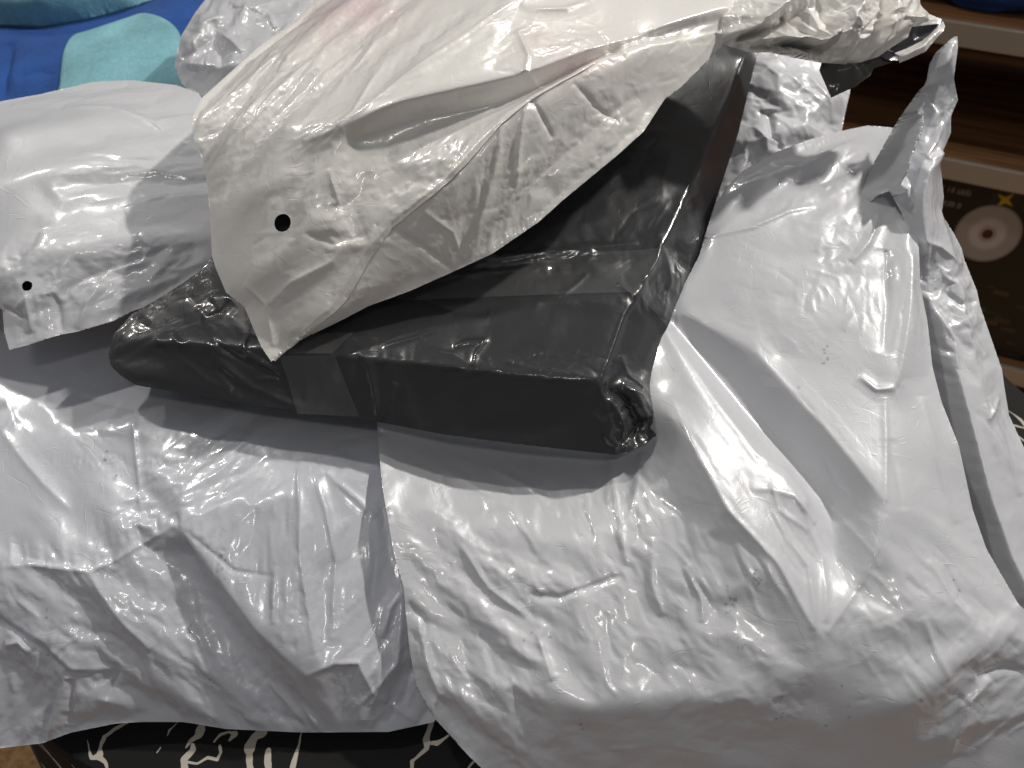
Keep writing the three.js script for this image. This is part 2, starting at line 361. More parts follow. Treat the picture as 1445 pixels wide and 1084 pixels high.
    g.setAttribute('position', new THREE.Float32BufferAttribute(pos, 3)); g.setAttribute('uv', new THREE.Float32BufferAttribute(uv, 2)); g.setIndex(idx); g.computeVertexNormals();
    return g;
  }
  // a narrow standing strip of film along a traced line: the welded seam
  fin(origin, pixels, height = 2, lean = 0.5) {
    const P = this.dense(pixels.map((p) => this.find(...p).concat(0)), 0.0025), pos = [], uv = [], idx = [];
    P.forEach((p, i) => {
      const a = P[Math.max(0, i - 1)], b = P[Math.min(P.length - 1, i + 1)], l = Math.hypot(b[0] - a[0], b[1] - a[1]) || 1, nx = -(b[1] - a[1]) / l, ny = (b[0] - a[0]) / l;
      const m = this.moved(p[0], p[1]), hgt = height / 1000 * Math.min(1, i / 6, (P.length - 1 - i) / 10 + 0.05) * (0.85 + 0.5 * vnoise(i * 0.12, 3, this.seed)), t = lean + 0.6 * vnoise(i * 0.07, 8, this.seed);
      for (const [u, o] of [[-0.0004, -0.0008], [hgt, t * hgt], [hgt, t * hgt - 0.0003], [-0.0004, -0.0014]]) { const q = this.world(m[0] + nx * o, m[1] + ny * o, m[2] + u).sub(origin); pos.push(q.x, q.y, q.z); uv.push(i * 0.0025, u); }
      if (i) for (let k = 0; k < 3; k++) { const q = i * 4 + k; idx.push(q - 4, q, q + 1, q - 4, q + 1, q - 3); }
    });
    const g = new THREE.BufferGeometry(); g.setAttribute('position', new THREE.Float32BufferAttribute(pos, 3)); g.setAttribute('uv', new THREE.Float32BufferAttribute(uv, 2)); g.setIndex(idx); g.computeVertexNormals();
    return g;
  }
  // colour function with small specks of dirt and scuffs round traced places: [px, py, radius mm, how many]
  specks(list, tone = 0.25) {
    const R = rng(this.seed + 5), S = [];
    for (const [px, py, r, n] of list) { const c = this.find(px, py); for (let i = 0; i < n; i++) { const a = R() * 6.28, d = r / 1000 * Math.sqrt(R()) * 0.9; S.push([c[0] + Math.cos(a) * d * 0.35, c[1] + Math.sin(a) * d, (0.45 + R() * R() * 0.9) / 1000, 0.3 + 0.7 * R()]); } }
    return (x, y) => { let k = 0; for (const [a, b, r, d] of S) { const q = (x - a) ** 2 + (y - b) ** 2; if (q < r * r) k = Math.max(k, d); } const v = 1 - (1 - tone) * k * 0.8; return [v, v, v]; };
  }
  // second face of a single sheet of film, a little behind the first
  back(origin, mm = 0.5) { const z = this.z, g0 = this.rim; this.z = z.map((q) => q - mm / 1000); const g = this.geometry(origin); this.z = z; return g; }
  // a short black cup behind a punched hole, for the dark inside of the bag
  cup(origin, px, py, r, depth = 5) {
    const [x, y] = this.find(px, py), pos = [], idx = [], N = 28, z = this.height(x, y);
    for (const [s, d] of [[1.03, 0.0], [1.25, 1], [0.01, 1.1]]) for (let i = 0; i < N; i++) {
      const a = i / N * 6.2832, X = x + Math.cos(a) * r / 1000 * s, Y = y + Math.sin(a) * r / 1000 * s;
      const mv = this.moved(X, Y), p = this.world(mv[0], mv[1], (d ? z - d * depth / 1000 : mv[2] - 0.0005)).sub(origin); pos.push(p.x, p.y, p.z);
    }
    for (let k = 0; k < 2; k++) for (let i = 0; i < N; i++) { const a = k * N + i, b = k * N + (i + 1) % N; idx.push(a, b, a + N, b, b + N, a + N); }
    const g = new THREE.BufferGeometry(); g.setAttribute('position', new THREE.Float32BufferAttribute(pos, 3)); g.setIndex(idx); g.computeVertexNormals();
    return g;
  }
}

// ---------------------------------------------------------------- materials
function dataTexture(size, fn, { srgb = false, repeat = 1 } = {}) {
  const d = new Uint8Array(size * size * 4);
  for (let j = 0; j < size; j++) for (let i = 0; i < size; i++) { const c = fn(i / size, j / size), q = (j * size + i) * 4; for (let k = 0; k < 3; k++) d[q + k] = Math.max(0, Math.min(255, Math.round(255 * (Array.isArray(c) ? c[k] : c)))); d[q + 3] = 255; }
  const t = new THREE.DataTexture(d, size, size); t.wrapS = t.wrapT = THREE.RepeatWrapping; t.magFilter = THREE.LinearFilter; t.minFilter = THREE.LinearMipmapLinearFilter; t.generateMipmaps = true; t.needsUpdate = true;
  if (srgb) t.colorSpace = THREE.SRGBColorSpace;
  t.repeat.set(repeat, repeat);
  return t;
}
// fine crinkle of thin film: faint facets and hairline creases; one tile is 0.4 m, so the uv of a sheet are metres
const hair = (() => {
  const W = 2048, a = new Float32Array(W * W), R = rng(909);
  for (let k = 0; k < 1500; k++) {
    let x = R() * W, y = R() * W, t = (R() < 0.6 ? 0.7 : 2.4) + (R() - 0.5) * 2.4; const L = 18 + R() * R() * 150, A = (R() < 0.5 ? 1 : -1) * (0.25 + 0.75 * R() * R()), w = 1.1 + R() * 1.6, turn = (R() - 0.5) * 0.02;
    for (let q = 0; q < L; q++) {
      const f = A * Math.sqrt(Math.max(0, 4 * q / L * (1 - q / L))); x += Math.cos(t); y += Math.sin(t); t += turn + (R() < 0.03 ? (R() - 0.5) * 0.8 : 0);
      const nx = -Math.sin(t), ny = Math.cos(t);
      for (let d = -5; d <= 5; d++) { const v = f * Math.exp(-Math.abs(d) / w), p = mod(Math.round(y + ny * d), W) * W + mod(Math.round(x + nx * d), W); if (Math.abs(v) > Math.abs(a[p])) a[p] = v; }
    }
  }
  return a;
})();
const crinkle = dataTexture(2048, (x, y) => {
  const wx = x + 0.003 * vnoise(x * 64, y * 64, 3, 64), wy = y + 0.003 * vnoise(x * 64, y * 64, 4, 64);
  const a = facet(wx * 44, wy * 44, 61, 44) - facet(wx * 39, wy * 39, 62, 39), patchy = smooth(-0.1, 0.4, vnoise(x * 13, y * 13, 9, 13));
  return 0.5 + 0.16 * a * (0.35 + patchy) + 0.26 * hair[Math.floor(y * 2048) * 2048 + Math.floor(x * 2048)] + 0.03 * vnoise(x * 400, y * 400, 8, 400);
}, { repeat: 2.5 });
const tint = (r, g, b) => new THREE.Color().setRGB(r, g, b);
const film = (c, o = {}) => new THREE.MeshPhysicalMaterial({ color: c, roughness: 0.38, metalness: 0.06, clearcoat: 0.8, clearcoatRoughness: 0.12, bumpMap: crinkle, bumpScale: 0.0007, side: THREE.DoubleSide, ...o });
const M = {
  warmTinted: film(tint(0.84, 0.826, 0.79), { vertexColors: true }),
  warm: film(tint(0.84, 0.826, 0.79)),
  white: film(tint(0.7, 0.712, 0.745)),
  whiteMarked: film(tint(0.7, 0.712, 0.745), { vertexColors: true }),
  coolMarked: film(tint(0.64, 0.66, 0.715), { vertexColors: true }),
  cool: film(tint(0.64, 0.66, 0.715)),
  silver: film(tint(0.6, 0.61, 0.64)),
  black: film(tint(0.033, 0.034, 0.037), { metalness: 0, roughness: 0.34, clearcoat: 0.8, bumpScale: 0.0005 }),
  lining: film(tint(0.06, 0.052, 0.045), { roughness: 0.35 }),
  slate: film(tint(0.11, 0.113, 0.13), { roughness: 0.3 }),
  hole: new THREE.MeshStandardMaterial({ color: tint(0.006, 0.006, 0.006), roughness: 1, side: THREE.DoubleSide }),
  tape: new THREE.MeshPhysicalMaterial({ color: tint(0.9, 0.91, 0.91), roughness: 0.08, transmission: 0.95, thickness: 0, ior: 1.5, side: THREE.DoubleSide }),
};

// ---------------------------------------------------------------- mailer lying on top of the pile
{
  const f = new Film({
    seed: 1, cell: 1.05, puff: 1.2, soften: 3,
    rim: [[271, 180, 67], [274, 196, 66.6], [286, 226, 66], [292, 259, 65.4], [296, 299, 64.6], [299, 360, 63.8], [304, 378, 63.5], [319, 413, 63.2], [345, 433, 63], [357, 463, 62.8], [369, 490, 62.7], [383, 511, 62.6],
      [402, 496, 62.8], [432, 476, 63], [480, 453, 63.2], [520, 432, 63.4], [580, 410, 63.5], [636, 385, 63.6], [695, 358, 63.4], [762, 312, 63.4], [795, 282, 63.6], [875, 216, 64.5], [908, 186, 65.2], [938, 140, 66.5], [960, 124, 67], [987, 97, 68], [1014, 69, 69], [1030, 58, 69.3],
      [1060, 20, 70], [1060, -30, 71.5], [1000, -75, 74], [850, -110, 77], [650, -100, 79], [500, -40, 78], [445, 0, 76.5], [415, 30, 75], [365, 66, 72.6], [316, 110, 70], [285, 138, 68.4], [272, 164, 67.4]],
    folds: [
      [[392, 503, 62.4], [470, 443, 62], [516, 361, 61.6], [553, 319, 61.2], [613, 272, 60.8], [659, 229, 60.6], [709, 173, 60.8], [749, 140, 61.4], [792, 115, 62], [839, 86, 63], [912, 66, 64.6], [1010, 50, 68.5]],
      [[400, 180, 62.3], [480, 187, 60.6], [556, 151, 60.3], [640, 130, 60.8], [713, 113, 61.4], [762, 100, 62], [845, 71, 63.3], [960, 33, 66.4], [1030, 12, 68.6]],
      [[500, 205, 61.3], [540, 186, 61.5], [600, 165, 61.9], [693, 150, 62.3], [746, 128, 63], [812, 95, 64], [900, 58, 65.6], [960, 40, 67], [1035, 24, 69.2]]],
    forms: [
      [[480, 187, 60.6], [590, 96, 62.4], [670, 40, 64.8], [726, 3, 66.6], [760, -30, 68]],
      [[330, 180, 64.4], [380, 110, 66.6], [470, 20, 70.5], [520, -20, 73]],
      [[345, 280, 62.2], [400, 250, 61.2], [480, 250, 60.4]],
      [[340, 400, 61.9], [420, 340, 60.9], [480, 290, 60.5]],
      [[735, 10, 66.2], [790, 16, 66], [860, 0, 67.4]]],
  });
  f.creases([
    [[[392, 503], [470, 436], [516, 361], [553, 319], [613, 272], [659, 229], [709, 173], [749, 140], [800, 112]], 1.6, 2.0, 'step', 5, 1],
    [[[480, 187], [556, 151], [640, 130], [713, 113], [762, 100], [845, 71], [960, 33], [1030, 12]], 2.2, 6, 'step', 3, 0],
    [[[480, 186], [530, 142], [590, 96], [640, 62], [726, 3]], 1.2, 3],
    [[[430, 205], [470, 188], [500, 160], [522, 118], [545, 90]], 0.9, 2.5],
    [[[440, 140], [490, 105], [530, 60], [560, 40]], 1, 2.5],
    [[[735, 8], [760, 15], [800, 14], [832, 3]], 1.6, 4],
    [[[709, 173], [705, 215], [690, 270], [672, 330]], 1.3, 3],
    [[[745, 143], [735, 200], [728, 260], [710, 300]], 1.5, 3],
    [[[749, 140], [772, 180], [779, 196]], -1.5, 2.5],
    [[[805, 118], [840, 150], [876, 172]], -1.8, 3.5],
    [[[553, 322], [600, 350], [640, 380]], -1.1, 3],
    [[[600, 300], [640, 330], [655, 370]], 1.2, 3],
    [[[730, 40], [745, 80], [740, 100], [775, 125]], 1.4, 2.5],
    [[[840, 40], [855, 62], [880, 85]], -1.2, 3],
    [[[640, 310], [700, 290], [760, 250], [830, 190], [900, 130]], -1.3, 7],
    [[[380, 430], [410, 400], [470, 370], [500, 330]], 1.0, 4],
    [[[345, 400], [375, 430], [385, 490]], 1.0, 2.5],
    [[[430, 330], [470, 345], [520, 330]], -0.8, 4],
    [[[465, 240], [480, 290], [470, 330]], 0.8, 3],
  ]);
  f.wrinkles([
    { at: [360, 140], r: [70, 34], n: 90, angle: 52, spread: 7, len: [40, 120], amp: [0.25, 0.8], width: [1.6, 4], bend: 0.08 },
    { at: [470, 60], r: [60, 30], n: 60, angle: 50, spread: 7, len: [40, 110], amp: [0.25, 0.9], width: [1.6, 4], bend: 0.08 },
    { at: [310, 240], r: [50, 20], n: 40, angle: 70, spread: 9, len: [30, 80], amp: [0.2, 0.6], width: [1.5, 3.5], bend: 0.1 },
    { at: [500, 160], r: [55, 25], n: 70, angle: 30, spread: 25, len: [10, 45], amp: [0.2, 0.7] },
    { at: [420, 330], r: [50, 45], n: 80, angle: 40, spread: 60, len: [8, 26], amp: [0.15, 0.5], width: [1, 2.5] },
    { at: [420, 440], r: [45, 22], n: 40, angle: 40, spread: 60, len: [8, 26], amp: [0.15, 0.6], width: [1, 2.5] },
    { at: [560, 260], r: [60, 30], n: 110, angle: 35, spread: 50, len: [6, 26], amp: [0.2, 0.7], width: [1, 2.5] },
    { at: [640, 60], r: [70, 35], n: 50, angle: 35, spread: 45, len: [10, 40], amp: [0.2, 0.7] },
    { at: [800, 60], r: [60, 30], n: 60, angle: 20, spread: 60, len: [10, 35], amp: [0.25, 0.9] },
    { at: [800, 180], r: [70, 32], n: 110, angle: 35, spread: 45, len: [8, 35], amp: [0.25, 0.9], width: [1.2, 3] },
    { at: [680, 270], r: [55, 30], n: 90, angle: 62, spread: 30, len: [12, 45], amp: [0.25, 1.0], width: [1.2, 3] },
    { at: [570, 370], r: [55, 25], n: 60, angle: 25, spread: 50, len: [8, 35], amp: [0.2, 0.7] },
    { at: [960, 70], r: [40, 20], n: 40, angle: 35, spread: 25, len: [12, 50], amp: [0.3, 1.2] },
  ]).relax([{ at: [380, 130], r: [110, 60], a: 52, amp: 1.5 }, { at: [500, 60], r: [90, 50], a: 50, amp: 1.4 }, { at: [560, 230], r: [80, 40], a: 30, amp: 0.8 }, { at: [590, 240], r: [50, 25], amp: 0.4 }, { at: [690, 270], r: [60, 45], a: 62, amp: 2.0 }, { at: [800, 170], r: [90, 45], a: 40, amp: 1.6 }, { at: [790, 160], r: [60, 40], a: -60, amp: 1.0 }, { at: [800, 50], r: [80, 40], a: 25, amp: 1.2 }, { at: [620, 60], r: [70, 40], a: 40, amp: 0.7 }, { at: [570, 370], r: [60, 30], a: 30, amp: 0.9 }, { at: [450, 400], r: [60, 40], a: 35, amp: 0.9 }, { at: [430, 300], r: [60, 50], amp: 0.4 }, { amp: -0.5 }], { grain: 52 });
  const base = f.world(0, 0, -0.03), t = thing('plastic_mailer', 'warm white plastic mailer lying on top of the dark parcel, with a round vent hole', 'mailer', base.toArray(), 'white plastic mailers');
  const pk = f.find(505, 5), pk2 = f.find(800, 60), pinkish = (x, y) => {   // pink goods showing through the thin film
    const a = smooth(0.09, 0.0, Math.hypot(x - pk[0], y - pk[1])) * (0.55 + 0.9 * vnoise((x + y * 0.7) * 60, (y - x) * 18, 5)), b = 0.5 * smooth(0.06, 0, Math.hypot(x - pk2[0], y - pk2[1])) * (0.6 + vnoise(x * 40, y * 40, 6)), k = Math.max(0, a + b);
    return [1 - 0.06 * k, 1 - 0.26 * k, 1 - 0.22 * k];
  };
  mesh('film', f.geometry(base, { holes: [[399, 315, 6.6]], color: pinkish }), M.warmTinted, t);
  mesh('underside', f.under(base, 0.03, 0.85, [0.05, -0.55, -0.8]), M.warm, t);
  mesh('vent_hole', f.cup(base, 399, 315, 6.6), M.hole, t);
  mesh('side_seam', f.fin(base, [[386, 508], [402, 494], [470, 440], [496, 412], [520, 372], [553, 322], [613, 274], [659, 230], [709, 174], [749, 141], [800, 112], [850, 84]], 2.2, -0.7), M.warm, t);
  // gathered neck: pleats along its length, an open end that shows the dark lining
  const k = new Film({
    seed: 2, cell: 0.9, puff: 2, soften: 1.6, normal: [0.05, 0.5, 0.86],
    rim: [[995, 52, 68.4], [1024, 64, 69.1], [1057, 74, 69.3], [1087, 74, 69.5], [1121, 82, 69.6], [1155, 88, 69.7], [1191, 91, 69.8], [1215, 88, 69.8], [1240, 80, 69.9], [1258, 67, 69.9], [1281, 53, 69.8], [1287, 38, 69.8], [1328, 33, 70.6], [1329, 27, 70.8], [1312, 20, 71], [1299, 7, 71.2], [1297, -10, 71.6], [1270, -45, 73], [1150, -70, 74], [1040, -50, 73], [1005, 0, 70.2]],
    folds: [
      [[1028, 56, 68.4], [1075, 30, 66.5], [1110, 5, 66.4], [1140, -30, 68]],
      [[1040, 56, 69], [1100, 34, 68.9], [1150, 10, 68.9], [1165, -25, 69.6]],
      [[1045, 62, 68.6], [1110, 45, 67.3], [1165, 56, 66.3], [1200, 48, 65.9], [1215, 10, 66.3], [1225, -25, 67.5]],
      [[1060, 67, 69.3], [1120, 60, 69.4], [1165, 74, 68.7], [1183, 86, 69.2]],
      [[1205, 84, 69.2], [1226, 62, 68.8], [1238, 30, 68.8], [1248, -12, 69.4]],
      [[1226, 84, 69.3], [1246, 60, 67.6], [1262, 30, 67.2], [1272, -12, 68.4]],
      [[1085, 73, 68.5], [1130, 77, 68.2], [1160, 86, 68.9]],
      [[1190, 88, 69.2], [1203, 68, 67.2], [1214, 52, 66.6]],
      [[1287, 38, 69.5], [1302, 20, 69.9]]],
    forms: [], round: 0,
  });
  k.creases([
    [[[1020, 50], [1060, 34], [1092, 14], [1110, 0]], 3, 3], [[[1040, 64], [1085, 40], [1120, 50]], 2.5, 3], [[[1060, 62], [1100, 54], [1140, 62], [1200, 88]], -3, 3], [[[1105, 12], [1130, 40], [1160, 62]], -3, 4],
    [[[1196, 92], [1201, 52], [1235, 45], [1258, 30], [1262, 8]], 2.4, 2, 'step', 3], [[[1215, 60], [1245, 40], [1275, 22], [1322, 28]], 2.4, 2.4],
    [[[1160, -5], [1165, 30], [1192, 50]], -3, 3], [[[1235, 8], [1245, 20], [1280, 12]], 2.4, 2], [[[1195, 5], [1205, 30], [1218, 46]], 3, 3], [[[1250, 40], [1252, 20], [1262, 5]], 2, 2], [[[1140, 0], [1150, 40], [1175, 80]], 2, 3],
  ]).wrinkles([
    { at: [1060, 45], r: [30, 14], n: 40, angle: 18, spread: 25, len: [10, 45], amp: [0.5, 2], width: [1.2, 3] },
    { at: [1170, 40], r: [40, 26], n: 50, angle: -50, spread: 50, len: [10, 40], amp: [0.5, 2], width: [1.2, 3.2] },
    { at: [1270, 35], r: [30, 20], n: 30, angle: 25, spread: 50, len: [8, 30], amp: [0.5, 1.6], width: [1.2, 3] },
  ]).relax([{ at: [1060, 45], r: [50, 35], a: 18, amp: 3.5 }, { at: [1150, 50], r: [60, 40], a: -60, amp: 4 }, { at: [1220, 50], r: [60, 40], a: 50, amp: 4 }, { at: [1260, 30], r: [45, 35], a: 25, amp: 2 }, { amp: 1.2 }], { grain: 30, sizes: [11, 5.5, 3, 1.6], iterations: [900, 300, 120, 50], crisp: 1.0 });
  mesh('gathered_neck', k.geometry(base), M.warm, t);
  mesh('neck_back', k.back(base, 0.8), M.warm, t);
  const inner = new Film({ seed: 13, cell: 1.2, soften: 1.5, rim: [[1236, 76, 70.6], [1258, 60, 70.8], [1280, 42, 71.2], [1288, 32, 71.4], [1328, 31, 71.4], [1324, 50, 71.2], [1304, 70, 70.9], [1268, 86, 70.7], [1250, 84, 70.6]], folds: [[[1262, 72, 71.2], [1300, 50, 71.8], [1318, 40, 71.6]]] });
  inner.relax([{ amp: 1.2 }]);
  mesh('neck_lining', inner.geometry(base), M.slate, t).userData.label = 'dark slate inner side at the open end of the neck';
  const lip = new Film({ seed: 14, cell: 1.0, soften: 1.2, rim: [[1334, 37, 70.7], [1331, 45, 70.5], [1322, 54, 70.4], [1306, 73, 70.3], [1286, 82, 70.2], [1269, 89, 70.1], [1268, 78, 70], [1262, 75, 70.2], [1280, 68, 70.3], [1300, 58, 70.5], [1314, 47, 70.7], [1326, 33, 70.9], [1331, 30, 70.9]], folds: [[[1274, 80, 69.8], [1302, 66, 69.9], [1326, 42, 70.3]]] });
  lip.relax([{ amp: 0.8 }], { sizes: [8, 4, 2] });
  mesh('neck_lip', lip.geometry(base), M.warm, t); mesh('neck_lip_back', lip.back(base), M.warm, t);
  const d = new Film({ seed: 3, cell: 1.2, soften: 1.5, rim: [[1161, 84, 70.4], [1156, 99, 70.6], [1173, 138, 70.2], [1208, 122, 70.4], [1228, 107, 70.6], [1234, 96, 70.8], [1268, 86, 70.9], [1262, 74, 70.9], [1215, 78, 70.5]], folds: [[[1180, 100, 69.9], [1205, 95, 69.7]]] });
  d.relax([{ amp: 1.2 }], { sizes: [10, 5, 2.5] });
  mesh('torn_flap', d.geometry(base), M.lining, t).userData.label = 'dark brown inner side of the torn flap';
  mesh('torn_flap_back', d.back(base), M.lining, t);
}

// ---------------------------------------------------------------- mailer at the upper left
{
  const f = new Film({
    seed: 4, cell: 1.3, puff: 1.5, soften: 4,
    rim: [[3, 436, 67.6], [6, 470, 67], [13, 494, 66.6], [40, 487, 66.7], [66, 478, 66.9], [88, 472, 67.3], [110, 468, 67.6], [160, 453, 68.4], [185, 440, 69], [213, 430, 69.6], [252, 410, 70.6], [300, 385, 71.8], [345, 340, 73], [350, 260, 74.5], [330, 180, 77], [279, 131, 80], [249, 120, 81.5], [186, 113, 83], [133, 115, 83], [56, 133, 81.5], [0, 143, 81], [-80, 165, 80], [-160, 250, 76], [-150, 380, 71], [-60, 440, 69]],
    folds: [
      ],
    forms: [
      [[-100, 300, 70.5], [0, 260, 70.6], [100, 235, 71], [200, 215, 72.8], [270, 200, 75]],
      [[0, 190, 74.4], [120, 170, 75], [220, 165, 77]],
      [[-60, 390, 68.2], [0, 375, 67.2], [90, 350, 67.3], [190, 340, 69.2], [280, 330, 71.6]],
      [[0, 436, 66.9], [40, 420, 66.4], [90, 410, 67.2]]],
  });
  f.creases([
    [[[90, 150], [160, 152], [220, 175], [262, 205]], 1.8, 4], [[[80, 415], [120, 395], [200, 365], [240, 350]], -1.6, 5], [[[85, 470], [80, 430], [75, 415]], -2, 4], [[[110, 465], [125, 430], [155, 385]], 1.8, 4],
    [[[20, 440], [40, 420], [45, 470]], 1.6, 3], [[[190, 330], [215, 350], [200, 372], [150, 385]], 1.6, 3], [[[5, 434], [28, 445], [40, 452]], -2, 3],
  ]).wrinkles([
    { at: [215, 235], r: [60, 40], n: 60, angle: 4, spread: 12, len: [30, 90], amp: [0.3, 0.9], width: [1.8, 4], fan: -18 },
    { at: [90, 140], r: [90, 12], n: 30, angle: 4, spread: 10, len: [40, 100], amp: [0.3, 0.9], width: [2, 4] },
    { at: [90, 370], r: [50, 30], n: 110, angle: 20, spread: 70, len: [6, 22], amp: [0.25, 0.8], width: [1, 2.4] },
    { at: [60, 440], r: [45, 18], n: 60, angle: 60, spread: 50, len: [8, 28], amp: [0.3, 1], width: [1.2, 2.6] },
    { at: [200, 390], r: [50, 22], n: 50, angle: 35, spread: 40, len: [10, 40], amp: [0.4, 1.4], width: [1.4, 3] },
  ]).relax([{ at: [200, 220], r: [90, 60], a: 4, amp: 0.9 }, { at: [90, 140], r: [90, 25], a: 8, amp: 0.5 }, { at: [80, 390], r: [70, 40], amp: 0.8 }, { at: [200, 390], r: [70, 30], a: 35, amp: 1.4 }, { amp: -0.55 }], { grain: 5 });
  const base = f.world(0, 0, -0.08), t = thing('plastic_mailer', 'cool white plastic mailer with a small round hole near its corner, beside the blue plush', 'mailer', base.toArray(), 'white plastic mailers');
  mesh('film', f.geometry(base, { holes: [[41, 404, 4]] }), M.white, t);
  mesh('underside', f.under(base, 0.06, 0.82, [-0.05, -0.7, -0.7]), M.white, t);
  mesh('vent_hole', f.cup(base, 41, 404, 4), M.hole, t);
}

// ---------------------------------------------------------------- mailer at the lower left
{
  const f = new Film({
    seed: 5, cell: 1.3, puff: 1.0, soften: 3.5,
    rim: [[-150, 560, 70], [-180, 800, 63.5], [-120, 1000, 63], [-40, 1060, 62.2], [0, 1056, 62.2], [60, 1049, 62.4], [100, 1034, 62.7], [164, 1021, 63], [200, 1019, 63.1], [259, 1019, 63.2], [319, 1029, 63], [428, 1034, 62.9], [548, 1033, 63.2], [613, 1019, 63.8], [640, 960, 64.4], [640, 850, 65], [640, 720, 66.4], [650, 620, 68.8], [600, 540, 73], [420, 470, 77], [250, 410, 80], [80, 390, 81], [-80, 420, 78]],
    folds: [
      [[249, 740, 62.4], [304, 815, 61.5], [360, 890, 61], [428, 954, 61.1]],
      [[262, 765, 62.9], [300, 850, 62.8], [349, 919, 62.3], [369, 969, 62.3]]],
    forms: [
      [[-150, 830, 61.8], [0, 815, 61.4], [60, 810, 61.3], [125, 805, 61.3], [180, 780, 61.8], [249, 740, 62.4], [300, 720, 63], [420, 690, 64], [520, 670, 65.6]],
      [[-100, 640, 67.6], [60, 630, 67], [190, 600, 67.2], [330, 600, 67.8], [480, 620, 67.6], [560, 630, 67.6]],
      [[428, 954, 61.1], [480, 940, 61.7], [530, 945, 62.1], [580, 930, 63.2]],
      [[0, 880, 61], [60, 900, 61], [110, 940, 61.2], [165, 950, 61.9]],
      [[125, 805, 61.3], [170, 870, 61.2], [220, 920, 61.6], [250, 960, 62]],
      [[420, 690, 64], [430, 780, 62.3], [445, 920, 61.2]],
      [[-60, 960, 61.2], [40, 990, 62], [95, 954, 61.4]]],
  });
  f.creases([
    [[[249, 740], [304, 815], [360, 890], [428, 954]], 1.5, 4, 'step', 8], [[[125, 805], [165, 865], [215, 915]], 1.8, 6], [[[0, 870], [60, 905], [105, 945], [165, 948]], 2.2, 5, 'step', 5],
    [[[95, 950], [80, 990], [65, 1046]], 3, 4, 'step', 4], [[[100, 955], [103, 990], [100, 1020]], -2, 4], [[[423, 650], [424, 720], [424, 790], [445, 920]], 1.5, 3], [[[440, 650], [460, 720], [475, 790], [470, 890]], 1.4, 3], [[[450, 655], [500, 700], [530, 730]], 1.1, 3],
    [[[388, 800], [386, 880]], 1.2, 2], [[[428, 954], [470, 935], [505, 935], [525, 975], [560, 935], [570, 830]], 2, 4], [[[540, 900], [550, 860], [568, 835]], 2, 3], [[[530, 980], [560, 1000], [590, 1020]], 1.4, 5], [[[370, 965], [410, 1000], [440, 1030]], 1.2, 6],
    [[[0, 800], [40, 795], [80, 800], [125, 805], [160, 790], [200, 765], [249, 738]], 1.5, 3, 'ridge', 3, 0], [[[0, 605], [60, 680], [100, 720]], 0.8, 4], [[[110, 560], [195, 582]], -1, 2.5],
    [[[190, 590], [192, 650], [196, 720]], 0.8, 1.6], [[[249, 740], [290, 770], [330, 805], [390, 815]], -0.9, 1.6], [[[10, 910], [30, 905], [45, 920]], 2, 3], [[[130, 965], [165, 950], [150, 985]], -1.6, 3],
  ]).wrinkles([
    { at: [250, 690], r: [60, 30], n: 110, angle: 28, spread: 22, len: [12, 60], amp: [0.25, 0.9], width: [1.2, 3], fan: 14 },
    { at: [195, 650], r: [4, 75], n: 70, angle: 90, spread: 70, len: [3, 10], amp: [0.3, 0.8], width: [0.9, 1.6] },
    { at: [300, 775], r: [45, 6], n: 60, angle: -38, spread: 70, len: [3, 10], amp: [0.3, 0.8], width: [0.9, 1.6] },
    { at: [430, 780], r: [30, 90], n: 70, angle: 92, spread: 14, len: [15, 60], amp: [0.3, 1.0], width: [1.2, 2.6] },
    { at: [440, 860], r: [30, 35], n: 80, angle: 100, spread: 50, len: [5, 18], amp: [0.3, 0.8], width: [1, 2] },
    { at: [60, 850], r: [60, 35], n: 110, angle: -40, spread: 50, len: [8, 35], amp: [0.3, 1.0], width: [1.2, 2.8] },
    { at: [60, 970], r: [60, 30], n: 60, angle: 60, spread: 40, len: [12, 45], amp: [0.4, 1.4], width: [1.4, 3.2] },
    { at: [230, 870], r: [60, 40], n: 60, angle: -60, spread: 35, len: [8, 35], amp: [0.25, 0.9], width: [1.4, 3.4] },
    { at: [340, 980], r: [110, 25], n: 60, angle: -40, spread: 25, len: [15, 50], amp: [0.3, 1.0], width: [2, 4] },
    { at: [530, 950], r: [40, 35], n: 50, angle: 60, spread: 35, len: [10, 35], amp: [0.4, 1.4], width: [1.4, 3] },
    { at: [100, 600], r: [70, 40], n: 30, angle: -30, spread: 30, len: [15, 60], amp: [0.15, 0.5], width: [2, 4] },
    { at: [370, 640], r: [80, 30], n: 50, angle: 10, spread: 30, len: [15, 50], amp: [0.2, 0.7], width: [1.4, 3.4] },
  ]).relax([{ at: [270, 680], r: [80, 50], a: 28, amp: 0.9 }, { at: [430, 760], r: [110, 35], a: 92, amp: 0.9 }, { at: [440, 860], r: [40, 40], amp: 0.4 }, { at: [250, 880], r: [130, 70], a: -55, amp: 1.7 }, { at: [60, 860], r: [90, 50], a: -40, amp: 1.2 }, { at: [70, 990], r: [70, 45], a: 60, amp: 1.3 }, { at: [400, 990], r: [130, 40], a: -40, amp: 1.5 }, { at: [540, 940], r: [50, 45], a: 60, amp: 1.2 }, { at: [100, 600], r: [90, 60], a: -30, amp: 0.2 }, { at: [380, 630], r: [100, 40], a: 8, amp: 0.4 }, { amp: -0.6 }], { grain: 28 });
  const base = V3(-0.26, 0, 0.05), t = thing('plastic_mailer', 'large bluish white plastic mailer with a crimped seal line, on the black and white cloth', 'mailer', base.toArray(), 'white plastic mailers');
  mesh('film', f.geometry(base, { color: f.specks([[196, 690, 30, 9], [315, 800, 12, 12], [165, 675, 8, 6], [265, 905, 14, 6], [300, 965, 10, 4], [60, 900, 30, 6], [150, 640, 6, 4]]) }), M.coolMarked, t);
  mesh('underside', f.under(base, 0.05, 0.7, [0, -0.75, -0.6]), M.cool, t);
}

